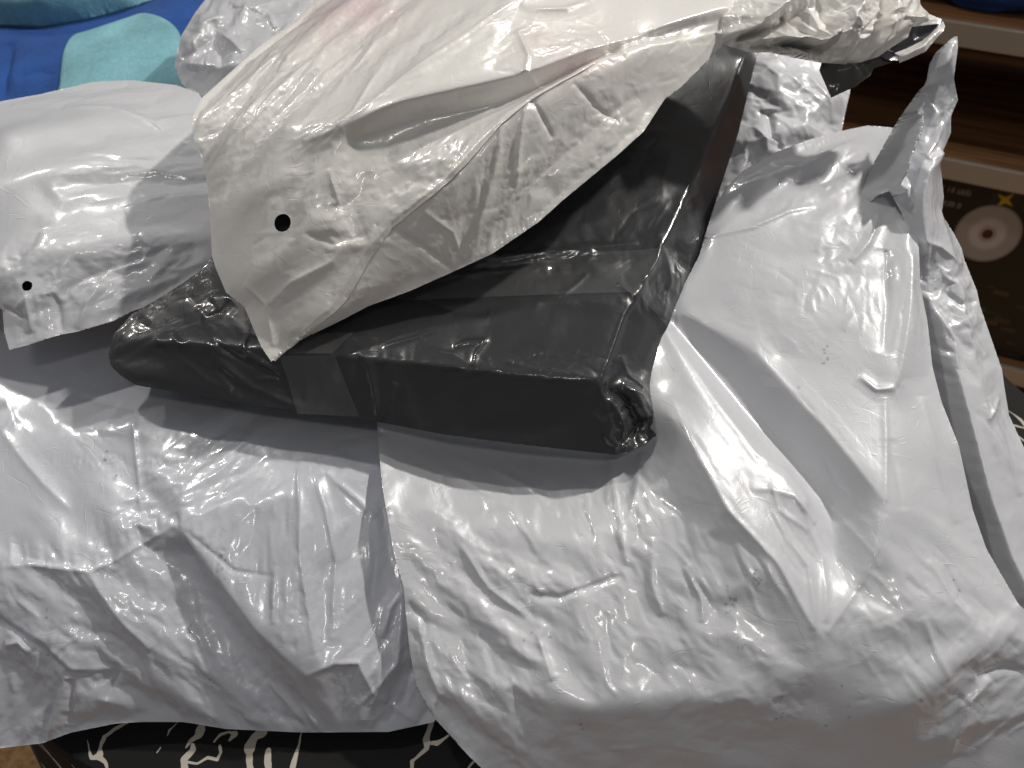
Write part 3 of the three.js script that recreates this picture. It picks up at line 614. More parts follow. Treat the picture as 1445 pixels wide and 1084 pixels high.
// ---------------------------------------------------------------- dark parcel with clear tape
{
  const f = new Film({
    seed: 6, cell: 1.2, puff: 0.2, soften: 2.8,
    rim: [[153, 500, 66.4], [156, 516, 66.2], [170, 530, 65.8], [193, 544, 65.4], [249, 553, 65], [365, 573, 64.6], [480, 589, 64.4], [530, 595, 64.3], [630, 614, 64.2], [746, 629, 64.2], [868, 642, 64.3], [880, 641, 64.4], [912, 626, 65.2], [934, 608, 66], [937, 600, 66.2], [927, 576, 66.6], [918, 546, 67], [925, 510, 67.6], [935, 476, 68.4], [945, 455, 68.8], [953, 432, 69.6], [988, 358, 72], [1015, 269, 75], [1042, 188, 77.6], [1062, 105, 80], [1078, 40, 82.4], [1072, 5, 83.4], [1040, 0, 84], [800, 60, 83], [560, 180, 80], [400, 300, 75], [300, 362, 71.5], [282, 383, 70.8], [233, 416, 69.4], [186, 443, 68], [160, 472, 67]],
    folds: [
      [[220, 480, 65.6], [300, 488, 64.7], [400, 497, 63.8], [480, 502, 63.4], [530, 507, 63.1], [600, 513, 62.9], [669, 521, 62.8], [779, 533, 62.7], [844, 537, 62.8]],
      [[844, 537, 62.8], [865, 483, 64.2], [879, 443, 65.4], [899, 415, 66.4], [934, 347, 69], [965, 277, 71.6], [1009, 180, 75.4], [1031, 134, 77.2], [1050, 79, 79.6]],
      [[844, 537, 62.8], [848, 560, 63.1], [859, 600, 63.6], [872, 640, 64.2]],
      [[500, 430, 65.6], [600, 430, 65.6], [700, 430, 65.6], [800, 428, 65.5], [880, 425, 65.9]],
      [[620, 350, 68.5], [760, 340, 68.7], [930, 330, 69.4]],
      [[300, 420, 67.8], [400, 420, 66.8], [500, 430, 65.6]],
      [[760, 200, 74.5], [900, 190, 74.6], [1005, 180, 75.3]],
      [[880, 540, 64.2], [900, 560, 64.2], [915, 590, 65]]],
    forms: [
      ], round: 0,
  });
  f.creases([
    [[[897, 418], [879, 443], [865, 483], [847, 529], [846, 549], [859, 589], [870, 632]], 1.6, 3, 'step', 4], [[[850, 545], [880, 560], [905, 600], [895, 632]], -4, 6], [[[858, 560], [880, 600], [884, 635]], 2.4, 3], [[[875, 500], [890, 530], [920, 560]], 2.2, 4], [[[880, 545], [905, 555], [935, 600]], 2.4, 3], [[[870, 640], [900, 600], [925, 585]], -3, 4],
    [[[640, 490], [660, 483], [684, 482], [672, 500], [668, 518]], 1.4, 1.8], [[[590, 490], [640, 500], [668, 520]], -0.8, 4], [[[690, 505], [720, 512], [760, 522], [800, 526], [840, 534]], 0.8, 3],
    [[[540, 490], [580, 478], [615, 466]], 0.8, 1.4], [[[590, 420], [640, 440], [690, 440]], -0.7, 5], [[[520, 510], [530, 560], [534, 592]], 1.2, 3], [[[505, 500], [515, 540], [530, 590]], -1, 3], [[[560, 540], [545, 580], [535, 594]], 1, 4],
    [[[350, 470], [345, 490], [352, 500], [400, 530]], 1.6, 2.2], [[[300, 480], [340, 510], [400, 535]], -1.6, 5], [[[285, 450], [310, 440], [325, 425]], -2, 4], [[[245, 470], [255, 485], [265, 486]], 1.2, 2], [[[355, 535], [375, 536], [392, 536]], 0.9, 1.6],
    [[[300, 500], [340, 540], [420, 575]], 1, 5], [[[620, 372], [700, 364], [800, 352], [900, 342]], 1.3, 2.2], [[[640, 385], [740, 372], [880, 355]], -1, 3], [[[600, 395], [700, 382], [760, 380]], 0.9, 2],
    [[[930, 345], [925, 370], [905, 400]], 1.2, 1.6], [[[934, 350], [945, 400], [935, 450]], 1.4, 3], [[[870, 400], [897, 420]], 1.4, 1.6], [[[790, 420], [815, 400], [830, 385]], 0.8, 2],
  ]).wrinkles([
    { at: [760, 370], r: [110, 10], n: 70, angle: 6, spread: 14, len: [12, 50], amp: [0.25, 0.9], width: [1, 2.2] },
    { at: [940, 400], r: [14, 45], n: 60, angle: 105, spread: 22, len: [10, 35], amp: [0.3, 1], width: [1, 2.2] },
    { at: [770, 515], r: [75, 12], n: 70, angle: 5, spread: 45, len: [6, 22], amp: [0.4, 1.1], width: [1, 2] },
    { at: [300, 480], r: [70, 30], n: 50, angle: -25, spread: 30, len: [14, 60], amp: [0.25, 0.9], width: [1.4, 3.2] },
    { at: [250, 440], r: [50, 18], n: 30, angle: 30, spread: 20, len: [14, 50], amp: [0.25, 0.9], width: [1.4, 3] },
    { at: [890, 590], r: [25, 30], n: 50, angle: -50, spread: 50, len: [8, 30], amp: [0.4, 1.6], width: [1.2, 3] },
    { at: [700, 580], r: [110, 25], n: 20, angle: 5, spread: 40, len: [15, 50], amp: [0.1, 0.4], width: [2, 4] },
    { at: [880, 260], r: [70, 60], n: 40, angle: 45, spread: 40, len: [15, 60], amp: [0.2, 0.6], width: [1.5, 3] },
  ]).relax([{ at: [895, 585], r: [26, 32], amp: 2.2 }, { at: [280, 480], r: [70, 45], a: -25, amp: 0.8 }, { at: [760, 370], r: [120, 14], amp: 0.6, push: 95 }, { at: [945, 400], r: [22, 50], amp: 0.8 }, { at: [190, 480], r: [35, 45], a: 20, amp: 1.2 }, { at: [760, 508], r: [90, 22], a: 20, amp: 0.7 }, { at: [880, 260], r: [90, 80], a: 45, amp: 0.35 }, { at: [560, 550], r: [40, 40], a: 80, amp: 0.9 }, { at: [400, 540], r: [80, 30], a: -20, amp: 0.8 }, { at: [700, 570], r: [130, 40], a: 8, amp: 0.3 }, { amp: -0.5 }], { grain: 5 });
  const base = f.world(0, 0, -0.06), t = thing('wrapped_parcel', 'flat parcel wrapped in dark grey plastic with clear tape, under the top white mailer', 'parcel', base.toArray());
  mesh('wrapper', f.geometry(base), M.black, t);
  mesh('underside', f.under(base, 0.045, 0.9, [0.02, -0.75, -0.66]), M.black, t);
  mesh('tape', f.patch(base, [[560, 424], [897, 413], [934, 352], [600, 366]], { lift: 0.8, rough: 0.8, size: 9 }), M.tape, t);
  mesh('tape', f.patch(base, [[899, 414], [942, 462], [975, 378], [936, 350]], { lift: 0.7, rough: 0.6, size: 5 }), M.tape, t);
  mesh('tape', f.patch(base, [[420, 584], [508, 588], [474, 503], [396, 503]], { lift: 0.8, rough: 0.8, size: 9 }), M.tape, t);
  mesh('tape', f.patch(base, [[470, 500], [500, 470], [430, 470], [400, 500]], { lift: 0.8, rough: 0.2, size: 8 }), M.tape, t);
}

// ---------------------------------------------------------------- big mailer at the lower right
{
  const f = new Film({
    seed: 7, cell: 1.4, puff: 0.6, soften: 2.6,
    rim: [[528, 560, 67.5], [532, 600, 66.8], [535, 642, 65.6], [540, 692, 63.8], [545, 720, 62.8], [556, 785, 62], [570, 830, 61.6], [572, 860, 61.6], [578, 919, 61.2], [588, 969, 61], [613, 1014, 60.8], [663, 1069, 60.6], [690, 1095, 60.8], [760, 1150, 61.6], [1000, 1180, 62.4], [1300, 1180, 62], [1520, 1150, 60.6], [1540, 950, 58.8], [1440, 855, 59.6], [1436, 850, 59.8], [1392, 774, 61.2], [1373, 720, 62.2], [1353, 628, 63.6], [1329, 568, 65], [1316, 518, 66], [1309, 454, 67.4], [1299, 404, 68.6], [1296, 330, 70.4], [1290, 270, 72.4], [1285, 215, 75], [1262, 180, 77.4], [1225, 177, 78.4], [1195, 183, 78.4], [1148, 195, 78], [1094, 215, 77], [1047, 242, 75.6], [1027, 265, 74.6], [1010, 285, 73.8], [997, 326, 72.4], [987, 360, 71.4], [950, 430, 69.8], [900, 470, 69.5], [760, 500, 69.5], [600, 520, 69]],
    folds: [
      [[935, 462, 68.8], [960, 500, 67.2], [1010, 572, 64.8], [1067, 648, 62.6], [1108, 668, 62.1], [1140, 712, 61]],
      [[945, 590, 64.6], [985, 650, 61.9], [1026, 720, 60], [1096, 795, 58.7], [1153, 896, 57.4]],
      [[962, 440, 69.6], [1000, 462, 68.3], [1064, 494, 66.8], [1094, 534, 65.8], [1161, 602, 63.4], [1249, 709, 60], [1237, 770, 59], [1212, 825, 58.6], [1160, 896, 57.4]],
      [[948, 452, 69.8], [1010, 528, 67.8], [1080, 612, 65.6], [1175, 715, 62.3], [1185, 800, 60.3]],
      [[1100, 500, 66.6], [1200, 520, 65.2], [1262, 541, 64.4], [1310, 530, 65.6]],
      [[1285, 360, 69], [1275, 470, 66], [1262, 541, 64.4]]],
    forms: [
      [[640, 980, 60.2], [720, 975, 59.3], [820, 998, 58.7], [940, 980, 58.3], [1051, 985, 57.8], [1151, 945, 57.4], [1277, 870, 58], [1420, 880, 59]],
      [[536, 610, 67.2], [640, 628, 68.4], [760, 645, 68.8], [860, 652, 68], [930, 620, 67]],
      [[545, 720, 63.2], [650, 735, 64], [760, 765, 62.8], [880, 760, 62.4], [960, 690, 63]],
      [[1000, 335, 71.4], [1100, 320, 71.4], [1220, 300, 71.8], [1290, 270, 72.2]],
      [[1040, 400, 69.4], [1150, 400, 69], [1240, 400, 69], [1296, 400, 68.4]],
      [[1249, 709, 60], [1300, 700, 61.4], [1360, 690, 62.8]],
      [[1250, 560, 64.3], [1252, 640, 62], [1249, 709, 60]],
      [[1260, 1000, 57], [1330, 960, 57.4], [1400, 900, 58.4]]],
  });
  f.creases([
    [[[960, 494], [1010, 568], [1067, 645], [1108, 665], [1138, 706]], 1.8, 4, 'step', 6], [[[945, 560], [985, 645], [1026, 720], [1096, 795], [1153, 896]], 1.4, 3], [[[1064, 494], [1161, 602], [1249, 709]], 1.2, 5, 'ridge'], [[[1247, 725], [1237, 770], [1212, 825], [1166, 896]], 1.2, 3],
    [[[1090, 720], [1110, 760], [1140, 800], [1150, 890]], 1.5, 3], [[[1130, 715], [1160, 790], [1165, 880]], 1.2, 3], [[[1085, 690], [1120, 700], [1150, 740]], 1.5, 3], [[[1060, 690], [1090, 690], [1100, 720], [1140, 750]], 1.2, 2.5],
    [[[1285, 360], [1275, 470], [1262, 545]], 2.4, 4, 'step', 3], [[[1250, 350], [1253, 430], [1248, 500]], -3, 6], [[[1210, 530], [1235, 550], [1264, 548]], 2, 3], [[[1249, 560], [1250, 640], [1249, 709]], 1.1, 3],
    [[[997, 335], [1060, 322], [1110, 300], [1150, 290]], 1.8, 3], [[[1090, 230], [1130, 240], [1170, 215], [1200, 200]], 1.8, 5], [[[1110, 250], [1160, 260], [1200, 240]], -1.6, 6], [[[1240, 300], [1225, 340], [1200, 370]], 1.4, 3],
    [[[745, 840], [790, 845], [860, 820], [880, 812]], -1.8, 3], [[[650, 770], [690, 830], [745, 870]], 1.6, 3], [[[860, 640], [870, 720], [880, 780], [885, 800]], 1.8, 4], [[[905, 640], [890, 720], [870, 760]], 1.2, 3], [[[920, 760], [918, 820], [935, 870]], 1.2, 4],
    [[[965, 800], [990, 850], [990, 880]], 1.2, 3], [[[780, 960], [760, 900], [768, 880]], 1.8, 5], [[[690, 660], [750, 690], [790, 730]], 1.1, 3], [[[620, 660], [660, 680], [720, 720], [760, 780]], 0.9, 3], [[[1300, 870], [1330, 940], [1340, 960]], 1, 4], [[[1310, 790], [1345, 850], [1375, 880]], 0.9, 3], [[[1335, 800], [1365, 860]], -0.8, 2],
    [[[1340, 1070], [1345, 1040], [1370, 990], [1400, 960]], 3, 5], [[[1380, 960], [1420, 945], [1450, 950]], -2, 4], [[[590, 870], [600, 920], [620, 980], [600, 1010]], 2.2, 4], [[[575, 850], [600, 880], [595, 930]], -1.6, 3],
    [[[1300, 560], [1320, 640], [1350, 740]], 1, 5], [[[1255, 620], [1275, 720]], -0.8, 6],
  ]).wrinkles([
    { at: [650, 720], r: [70, 60], n: 100, angle: -40, spread: 45, len: [8, 40], amp: [0.2, 0.7], width: [1.2, 3] },
    { at: [650, 870], r: [70, 60], n: 130, angle: -40, spread: 45, len: [8, 40], amp: [0.3, 1.1], width: [1.3, 3] },
    { at: [820, 820], r: [90, 60], n: 130, angle: -45, spread: 50, len: [8, 40], amp: [0.3, 1.0], width: [1.3, 3.2] },
    { at: [880, 720], r: [18, 70], n: 60, angle: 95, spread: 16, len: [10, 40], amp: [0.3, 1.2], width: [1.2, 2.6] },
    { at: [1100, 760], r: [35, 80], n: 60, angle: 115, spread: 14, len: [20, 80], amp: [0.3, 1.1], width: [1.4, 3] },
    { at: [1030, 640], r: [30, 80], n: 40, angle: 122, spread: 14, len: [20, 80], amp: [0.2, 0.8], width: [1.4, 3] },
    { at: [980, 900], r: [110, 40], n: 110, angle: -35, spread: 45, len: [6, 30], amp: [0.2, 0.8], width: [1, 2.6] },
    { at: [1150, 960], r: [110, 30], n: 80, angle: 25, spread: 40, len: [8, 40], amp: [0.15, 0.6], width: [1, 2.6] },
    { at: [700, 1030], r: [70, 40], n: 80, angle: -50, spread: 30, len: [10, 45], amp: [0.3, 1.0], width: [1.4, 3.4] },
    { at: [900, 1050], r: [120, 30], n: 70, angle: 15, spread: 40, len: [10, 50], amp: [0.15, 0.5], width: [1.4, 3] },
    { at: [1330, 900], r: [60, 60], n: 60, angle: -45, spread: 20, len: [12, 45], amp: [0.2, 0.8], width: [1.2, 2.8] },
    { at: [1400, 970], r: [40, 50], n: 60, angle: 40, spread: 25, len: [12, 50], amp: [0.3, 1.2], width: [1.4, 3] },
    { at: [1120, 250], r: [70, 30], n: 60, angle: 25, spread: 40, len: [10, 45], amp: [0.3, 1.3], width: [1.6, 4] },
    { at: [1230, 430], r: [20, 60], n: 40, angle: 80, spread: 30, len: [10, 45], amp: [0.2, 0.9], width: [1.4, 3] },
    { at: [1100, 430], r: [70, 50], n: 25, angle: -30, spread: 40, len: [15, 60], amp: [0.1, 0.4], width: [2, 4] },
    { at: [1220, 330], r: [60, 30], n: 50, angle: 50, spread: 35, len: [10, 45], amp: [0.3, 1.0], width: [1.4, 3.4] },
  ]).relax([{ at: [620, 720], r: [90, 70], a: -40, amp: 0.35 }, { at: [620, 890], r: [100, 60], a: -42, amp: 0.9 }, { at: [830, 830], r: [110, 60], a: -55, amp: 0.5 }, { at: [740, 870], r: [90, 50], amp: 0.25 }, { at: [740, 830], r: [110, 30], a: 12, amp: 0.5 }, { at: [880, 710], r: [80, 25], a: 95, amp: 1.2 }, { at: [1100, 750], r: [120, 45], a: -60, amp: 1.0 }, { at: [1040, 600], r: [100, 40], a: -55, amp: 0.7 }, { at: [1000, 910], r: [80, 40], a: -30, amp: 0.4 }, { at: [1150, 960], r: [130, 40], a: 20, amp: 0.4 }, { at: [700, 1040], r: [80, 50], a: -50, amp: 0.8 }, { at: [900, 1050], r: [120, 40], a: 12, amp: 0.5 }, { at: [1330, 890], r: [80, 60], a: -45, amp: 0.7 }, { at: [1400, 980], r: [70, 50], a: 40, amp: 1.2 }, { at: [1120, 250], r: [80, 45], a: 25, amp: 1.4 }, { at: [1240, 430], r: [80, 30], a: 85, amp: 0.9 }, { at: [1100, 420], r: [90, 50], a: -30, amp: 0.25 }, { at: [1230, 320], r: [60, 40], a: 55, amp: 0.9 }, { amp: -0.6 }], { grain: -40 });
  const base = V3(0.22, 0, 0.1), t = thing('plastic_mailer', 'largest white plastic mailer, with a V-shaped fold and its gathered mouth standing up', 'mailer', base.toArray(), 'white plastic mailers');
  mesh('film', f.geometry(base, { color: f.specks([[1030, 850, 14, 22], [1045, 900, 10, 14], [1100, 1000, 14, 12], [1170, 510, 14, 6], [1130, 550, 6, 3], [1300, 985, 6, 10], [820, 1020, 8, 6], [1068, 815, 8, 14], [1350, 830, 8, 5], [760, 900, 40, 8], [1180, 1010, 30, 10]]) }), M.whiteMarked, t);
  mesh('underside', f.under(base, 0.07, 0.7, [-0.3, -1, -0.2]), M.white, t);
  // gathered mouth: standing flap and the side panel that runs down from it
  const k = new Film({
    seed: 8, cell: 1.2, puff: 0, soften: 2.5, normal: [0.1, 0.6, 0.75],
    rim: [[1351, 49, 70.6], [1352, 67, 70.6], [1346, 111, 70.8], [1352, 141, 71], [1342, 164, 71.3], [1342, 188, 71.5], [1332, 211, 71.9], [1326, 228, 72.2], [1329, 248, 72.4], [1332, 278, 72.6], [1329, 302, 72.6], [1346, 329, 72.6], [1357, 350, 72.6], [1361, 366, 72.6], [1379, 411, 72.2], [1383, 431, 71.9], [1397, 472, 71.4], [1414, 521, 70.8], [1418, 549, 70.4], [1424, 586, 70], [1445, 631, 69], [1500, 760, 67], [1520, 900, 65], [1425, 900, 66], [1365, 790, 67.6], [1335, 700, 68.8], [1305, 600, 70.2], [1285, 520, 71], [1280, 450, 71.4], [1285, 400, 71.2], [1285, 345, 70.6], [1272, 300, 70.8], [1255, 270, 71], [1240, 275, 71.4], [1222, 290, 72.6], [1212, 280, 73], [1230, 235, 73.4], [1264, 175, 73.8], [1296, 128, 73.4], [1304, 122, 72.6], [1308, 112, 72.2], [1312, 90, 71.6], [1320, 75, 71.2], [1340, 56, 70.8]],
    folds: [
      [[1345, 60, 70.2], [1325, 110, 69.8], [1305, 170, 69.4], [1285, 230, 69], [1278, 300, 68.6], [1290, 340, 69.2]],
      [[1304, 125, 72.4], [1290, 180, 71.9], [1270, 240, 71.4], [1258, 268, 71]],
      [[1335, 215, 71.2], [1310, 240, 69.4], [1300, 300, 69.2], [1310, 360, 69.8]],
      [[1330, 300, 71.6], [1345, 370, 71.2], [1370, 480, 69.6], [1400, 620, 67.6], [1450, 780, 66]],
      [[1310, 420, 70.2], [1335, 480, 69.2], [1365, 580, 67.6], [1395, 690, 66], [1430, 790, 64.8], [1460, 850, 64.2]]],
    forms: [
      ], round: 0,
  });
  k.creases([
    [[[1345, 75], [1325, 110], [1318, 160], [1300, 200]], 1.6, 3], [[[1310, 130], [1298, 180], [1280, 240]], -2, 4], [[[1340, 160], [1318, 200], [1300, 225], [1285, 250]], 2.2, 3], [[[1330, 215], [1310, 225], [1296, 215]], 2, 3], [[[1282, 240], [1290, 270], [1300, 330], [1305, 400]], -3, 4], [[[1270, 250], [1262, 290], [1275, 360]], 2, 3], [[[1300, 340], [1325, 350], [1350, 372], [1360, 370]], 1.8, 4],
    [[[1320, 440], [1345, 480], [1350, 520]], 2, 3], [[[1330, 410], [1355, 430], [1380, 425]], -1.8, 4], [[[1335, 460], [1360, 560], [1385, 650], [1400, 700]], 1, 2], [[[1412, 560], [1395, 590], [1390, 570]], 1.6, 3], [[[1360, 440], [1390, 500]], -1, 2], [[[1395, 560], [1420, 640], [1440, 700]], 1.2, 4],
  ]).wrinkles([
    { at: [1325, 160], r: [50, 16], n: 50, angle: 62, spread: 18, len: [12, 45], amp: [0.3, 1.3], width: [1.2, 3] },
    { at: [1305, 290], r: [50, 18], n: 50, angle: 95, spread: 22, len: [12, 45], amp: [0.3, 1.3], width: [1.2, 3] },
    { at: [1345, 420], r: [35, 25], n: 60, angle: -60, spread: 50, len: [6, 25], amp: [0.3, 1], width: [1.2, 2.6] },
    { at: [1390, 560], r: [60, 20], n: 40, angle: -65, spread: 25, len: [12, 40], amp: [0.2, 0.8], width: [1.2, 3] },
  ]).relax([{ at: [1330, 150], r: [60, 25], a: 62, amp: 1.5 }, { at: [1305, 290], r: [60, 25], a: 95, amp: 1.5 }, { at: [1345, 420], r: [50, 40], amp: 1.0 }, { at: [1390, 580], r: [80, 30], a: -65, amp: 0.8 }, { amp: -0.3 }], { grain: 65, sizes: [12, 6, 3, 1.5] });
  mesh('gathered_mouth', k.geometry(base), M.white, t);
  mesh('mouth_back', k.back(base), M.white, t);
}

// ---------------------------------------------------------------- two mailers behind
{
  const f = new Film({ seed: 9, cell: 1.6, puff: 3, soften: 4, rim: [[246, 92, 87], [249, 76, 87], [256, 50, 88], [276, 17, 89.5], [289, 0, 90.5], [330, -40, 93], [480, -60, 94], [560, 40, 90], [480, 120, 84], [380, 150, 83], [300, 140, 84.5], [282, 135, 85], [266, 128, 85.4], [256, 118, 85.8]], folds: [[[262, 90, 85.2], [330, 95, 82.6], [400, 80, 82]], [[285, 40, 86.4], [340, 30, 86], [420, 20, 86]]] });
  f.creases([[[[300, 30], [310, 70], [315, 96]], -5, 8], [[[300, 38], [330, 60], [345, 75]], 3, 4], [[[248, 94], [285, 96], [320, 102]], 2.5, 4, 'step', 4], [[[300, 50], [270, 75], [255, 80]], -3, 5], [[[330, 10], [380, 18], [390, 40]], 2, 4], [[[262, 120], [275, 126], [284, 134]], -3, 4]])
    .wrinkles([{ at: [330, 40], r: [70, 45], n: 60, angle: -25, spread: 25, len: [15, 60], amp: [0.4, 1.5], width: [1.6, 3.5] }, { at: [300, 70], r: [30, 30], n: 40, angle: 80, spread: 50, len: [10, 35], amp: [0.6, 2], width: [1.6, 3.5] }]).relax([{ amp: 1.6, size: 20 }]);
  const base = f.world(0, 0, -0.08), t = thing('plastic_mailer', 'crumpled silvery grey mailer end showing behind the top mailer, next to the blue plush', 'mailer', base.toArray(), 'white plastic mailers');
  mesh('film', f.geometry(base), M.silver, t); mesh('underside', f.under(base, 0.06, 0.8, [0, -0.8, -0.6]), M.silver, t);
}
{
  const f = new Film({ seed: 10, cell: 1.6, puff: 3, soften: 4, rim: [[1040, 60, 88], [1120, 40, 90], [1190, 70, 90], [1199, 100, 89], [1200, 128, 88], [1191, 168, 86.6], [1188, 185, 86], [1170, 250, 84], [1060, 330, 82.5], [1000, 330, 83], [1000, 200, 85.5]], folds: [[[1080, 90, 86], [1120, 120, 84.5], [1180, 140, 85.6]], [[1040, 200, 83.6], [1090, 190, 83], [1150, 180, 83.8]]] });
  f.creases([[[[1085, 155], [1090, 190], [1105, 215]], -5, 7], [[[1060, 180], [1078, 200], [1082, 220]], 4, 5], [[[1100, 100], [1130, 120], [1160, 150]], 2, 5], [[[1140, 110], [1170, 150], [1175, 175]], 2, 5], [[[1050, 205], [1080, 200], [1110, 205]], 2, 4]])
    .wrinkles([{ at: [1120, 130], r: [60, 50], n: 60, angle: -50, spread: 50, len: [12, 45], amp: [0.5, 1.8], width: [1.6, 4] }]).relax([{ amp: 1.8, size: 24 }]);
  const base = f.world(0, 0, -0.08), t = thing('plastic_mailer', 'white mailer behind the dark parcel, below the brown torn flap', 'mailer', base.toArray(), 'white plastic mailers');
  mesh('film', f.geometry(base), M.white, t); mesh('underside', f.under(base, 0.06, 0.8, [0, -0.8, -0.6]), M.white, t);
}
// ---------------------------------------------------------------- blue plush behind
const pileBump = dataTexture(512, (x, y) => 0.5 + 0.35 * vnoise(x * 150, y * 150, 21, 150) + 0.3 * vnoise(x * 60, y * 60, 22, 60) + 0.25 * vnoise(x * 14, y * 14, 23, 14), { repeat: 9 });
const plushTone = (a, s) => dataTexture(512, (x, y) => { const k = 1 + 0.16 * vnoise(x * 5, y * 5, s, 5) + 0.06 * vnoise(x * 33, y * 33, s + 1, 33) + 0.08 * vnoise(x * 150, y * 150, s + 2, 150); return a.map((c) => c * k); }, { srgb: true, repeat: 6 });
const plush = (a, s) => new THREE.MeshPhysicalMaterial({ map: plushTone(a, s), roughness: 1, sheen: 0.5, sheenRoughness: 0.6, sheenColor: tint(a[0] * 0.5, a[1] * 0.6, a[2] * 0.6), bumpMap: pileBump, bumpScale: 0.0008, side: THREE.DoubleSide });
const blue = plush([0.15, 0.31, 0.58], 31), teal = plush([0.5, 0.7, 0.74], 41);
{
  const f = new Film({ seed: 11, cell: 3, puff: 4, soften: 8, rim: [[-120, 150, 98], [-60, 60, 104], [0, 32, 107], [60, 36, 107.5], [130, 24, 108.5], [200, 6, 109.5], [330, -40, 110], [370, 30, 106], [350, 140, 98], [200, 200, 94], [60, 210, 93.5], [-60, 200, 94]], folds: [[[-60, 130, 95], [60, 90, 97.5], [170, 70, 98.5], [250, 90, 98]], [[0, 150, 94.6], [100, 130, 94.8], [220, 130, 95]]] });
  f.creases([[[[14, 60], [5, 90], [3, 140]], -12, 9], [[[10, 45], [70, 48], [130, 36], [200, 16]], -7, 8], [[[262, 30], [272, 80], [280, 130]], -8, 9], [[[20, 110], [50, 100], [76, 105]], -4, 9]]).undulate(5, 120);
  const base = f.world(0, 0, -0.08), t = thing('plush_cushion', 'bright blue plush cushion with a rounded teal patch, behind the white mailers', 'cushion', base.toArray());
  mesh('cover', f.geometry(base), blue, t); mesh('underside', f.under(base, 0.1, 0.8, [0, -1, -0.4]), blue, t);
  // sewn patch with rounded corners
  const P = [], ring = [[82, 118], [84, 90], [92, 62], [104, 48], [122, 42], [170, 24], [196, 18], [222, 22], [244, 34], [254, 48], [258, 70], [268, 100], [262, 150], [180, 160], [84, 150]];
  const curve = new THREE.CatmullRomCurve3(ring.map(([x, y]) => { const [a, b] = f.find(x, y); return V3(a, b, 0); }), true).getPoints(80);
  // subdivide by a radial fan so that the patch follows the cushion
  const c = curve.reduce((s, p) => s.add(p), V3(0, 0, 0)).divideScalar(curve.length), pos = [], uv = [], idx = [], N = curve.length, K = 24;
  for (let k = 0; k <= K; k++) for (let i = 0; i < N; i++) { const s = k / K, x = c.x + (curve[i].x - c.x) * s, y = c.y + (curve[i].y - c.y) * s, e = k === K ? -0.001 : 0.0035 * Math.min(1, (1 - s) * 12 + 0.3); const p = f.world(x, y, f.height(x, y) + e).sub(base); pos.push(p.x, p.y, p.z); uv.push(x, y); }
  for (let k = 0; k < K; k++) for (let i = 0; i < N; i++) { const a = k * N + i, b = k * N + (i + 1) % N; idx.push(a, a + N, b, b, a + N, b + N); }
  const g = new THREE.BufferGeometry(); g.setAttribute('position', new THREE.Float32BufferAttribute(pos, 3)); g.setAttribute('uv', new THREE.Float32BufferAttribute(uv, 2)); g.setIndex(idx); g.computeVertexNormals();
  mesh('patch', g, teal, t).userData.label = 'rounded pale teal patch';
}
{
  const f = new Film({ seed: 12, cell: 3, puff: 5, soften: 8, rim: [[-100, 40, 106], [-20, 33, 106.5], [60, 36, 106.5], [130, 24, 107.5], [190, 8, 109], [235, -8, 110.5], [240, -60, 114], [120, -120, 118], [-60, -100, 116]], folds: [[[-40, 0, 104], [60, 0, 103.6], [160, -18, 106]]] });
  f.undulate(5, 60);
  const base = f.world(0, 0, -0.06), t = thing('plush_cushion', 'teal plush resting on top of the blue plush', 'cushion', base.toArray());
  mesh('cover', f.geometry(base), teal, t); mesh('underside', f.under(base, 0.08, 0.8, [0, -1, -0.6]), teal, t);
}

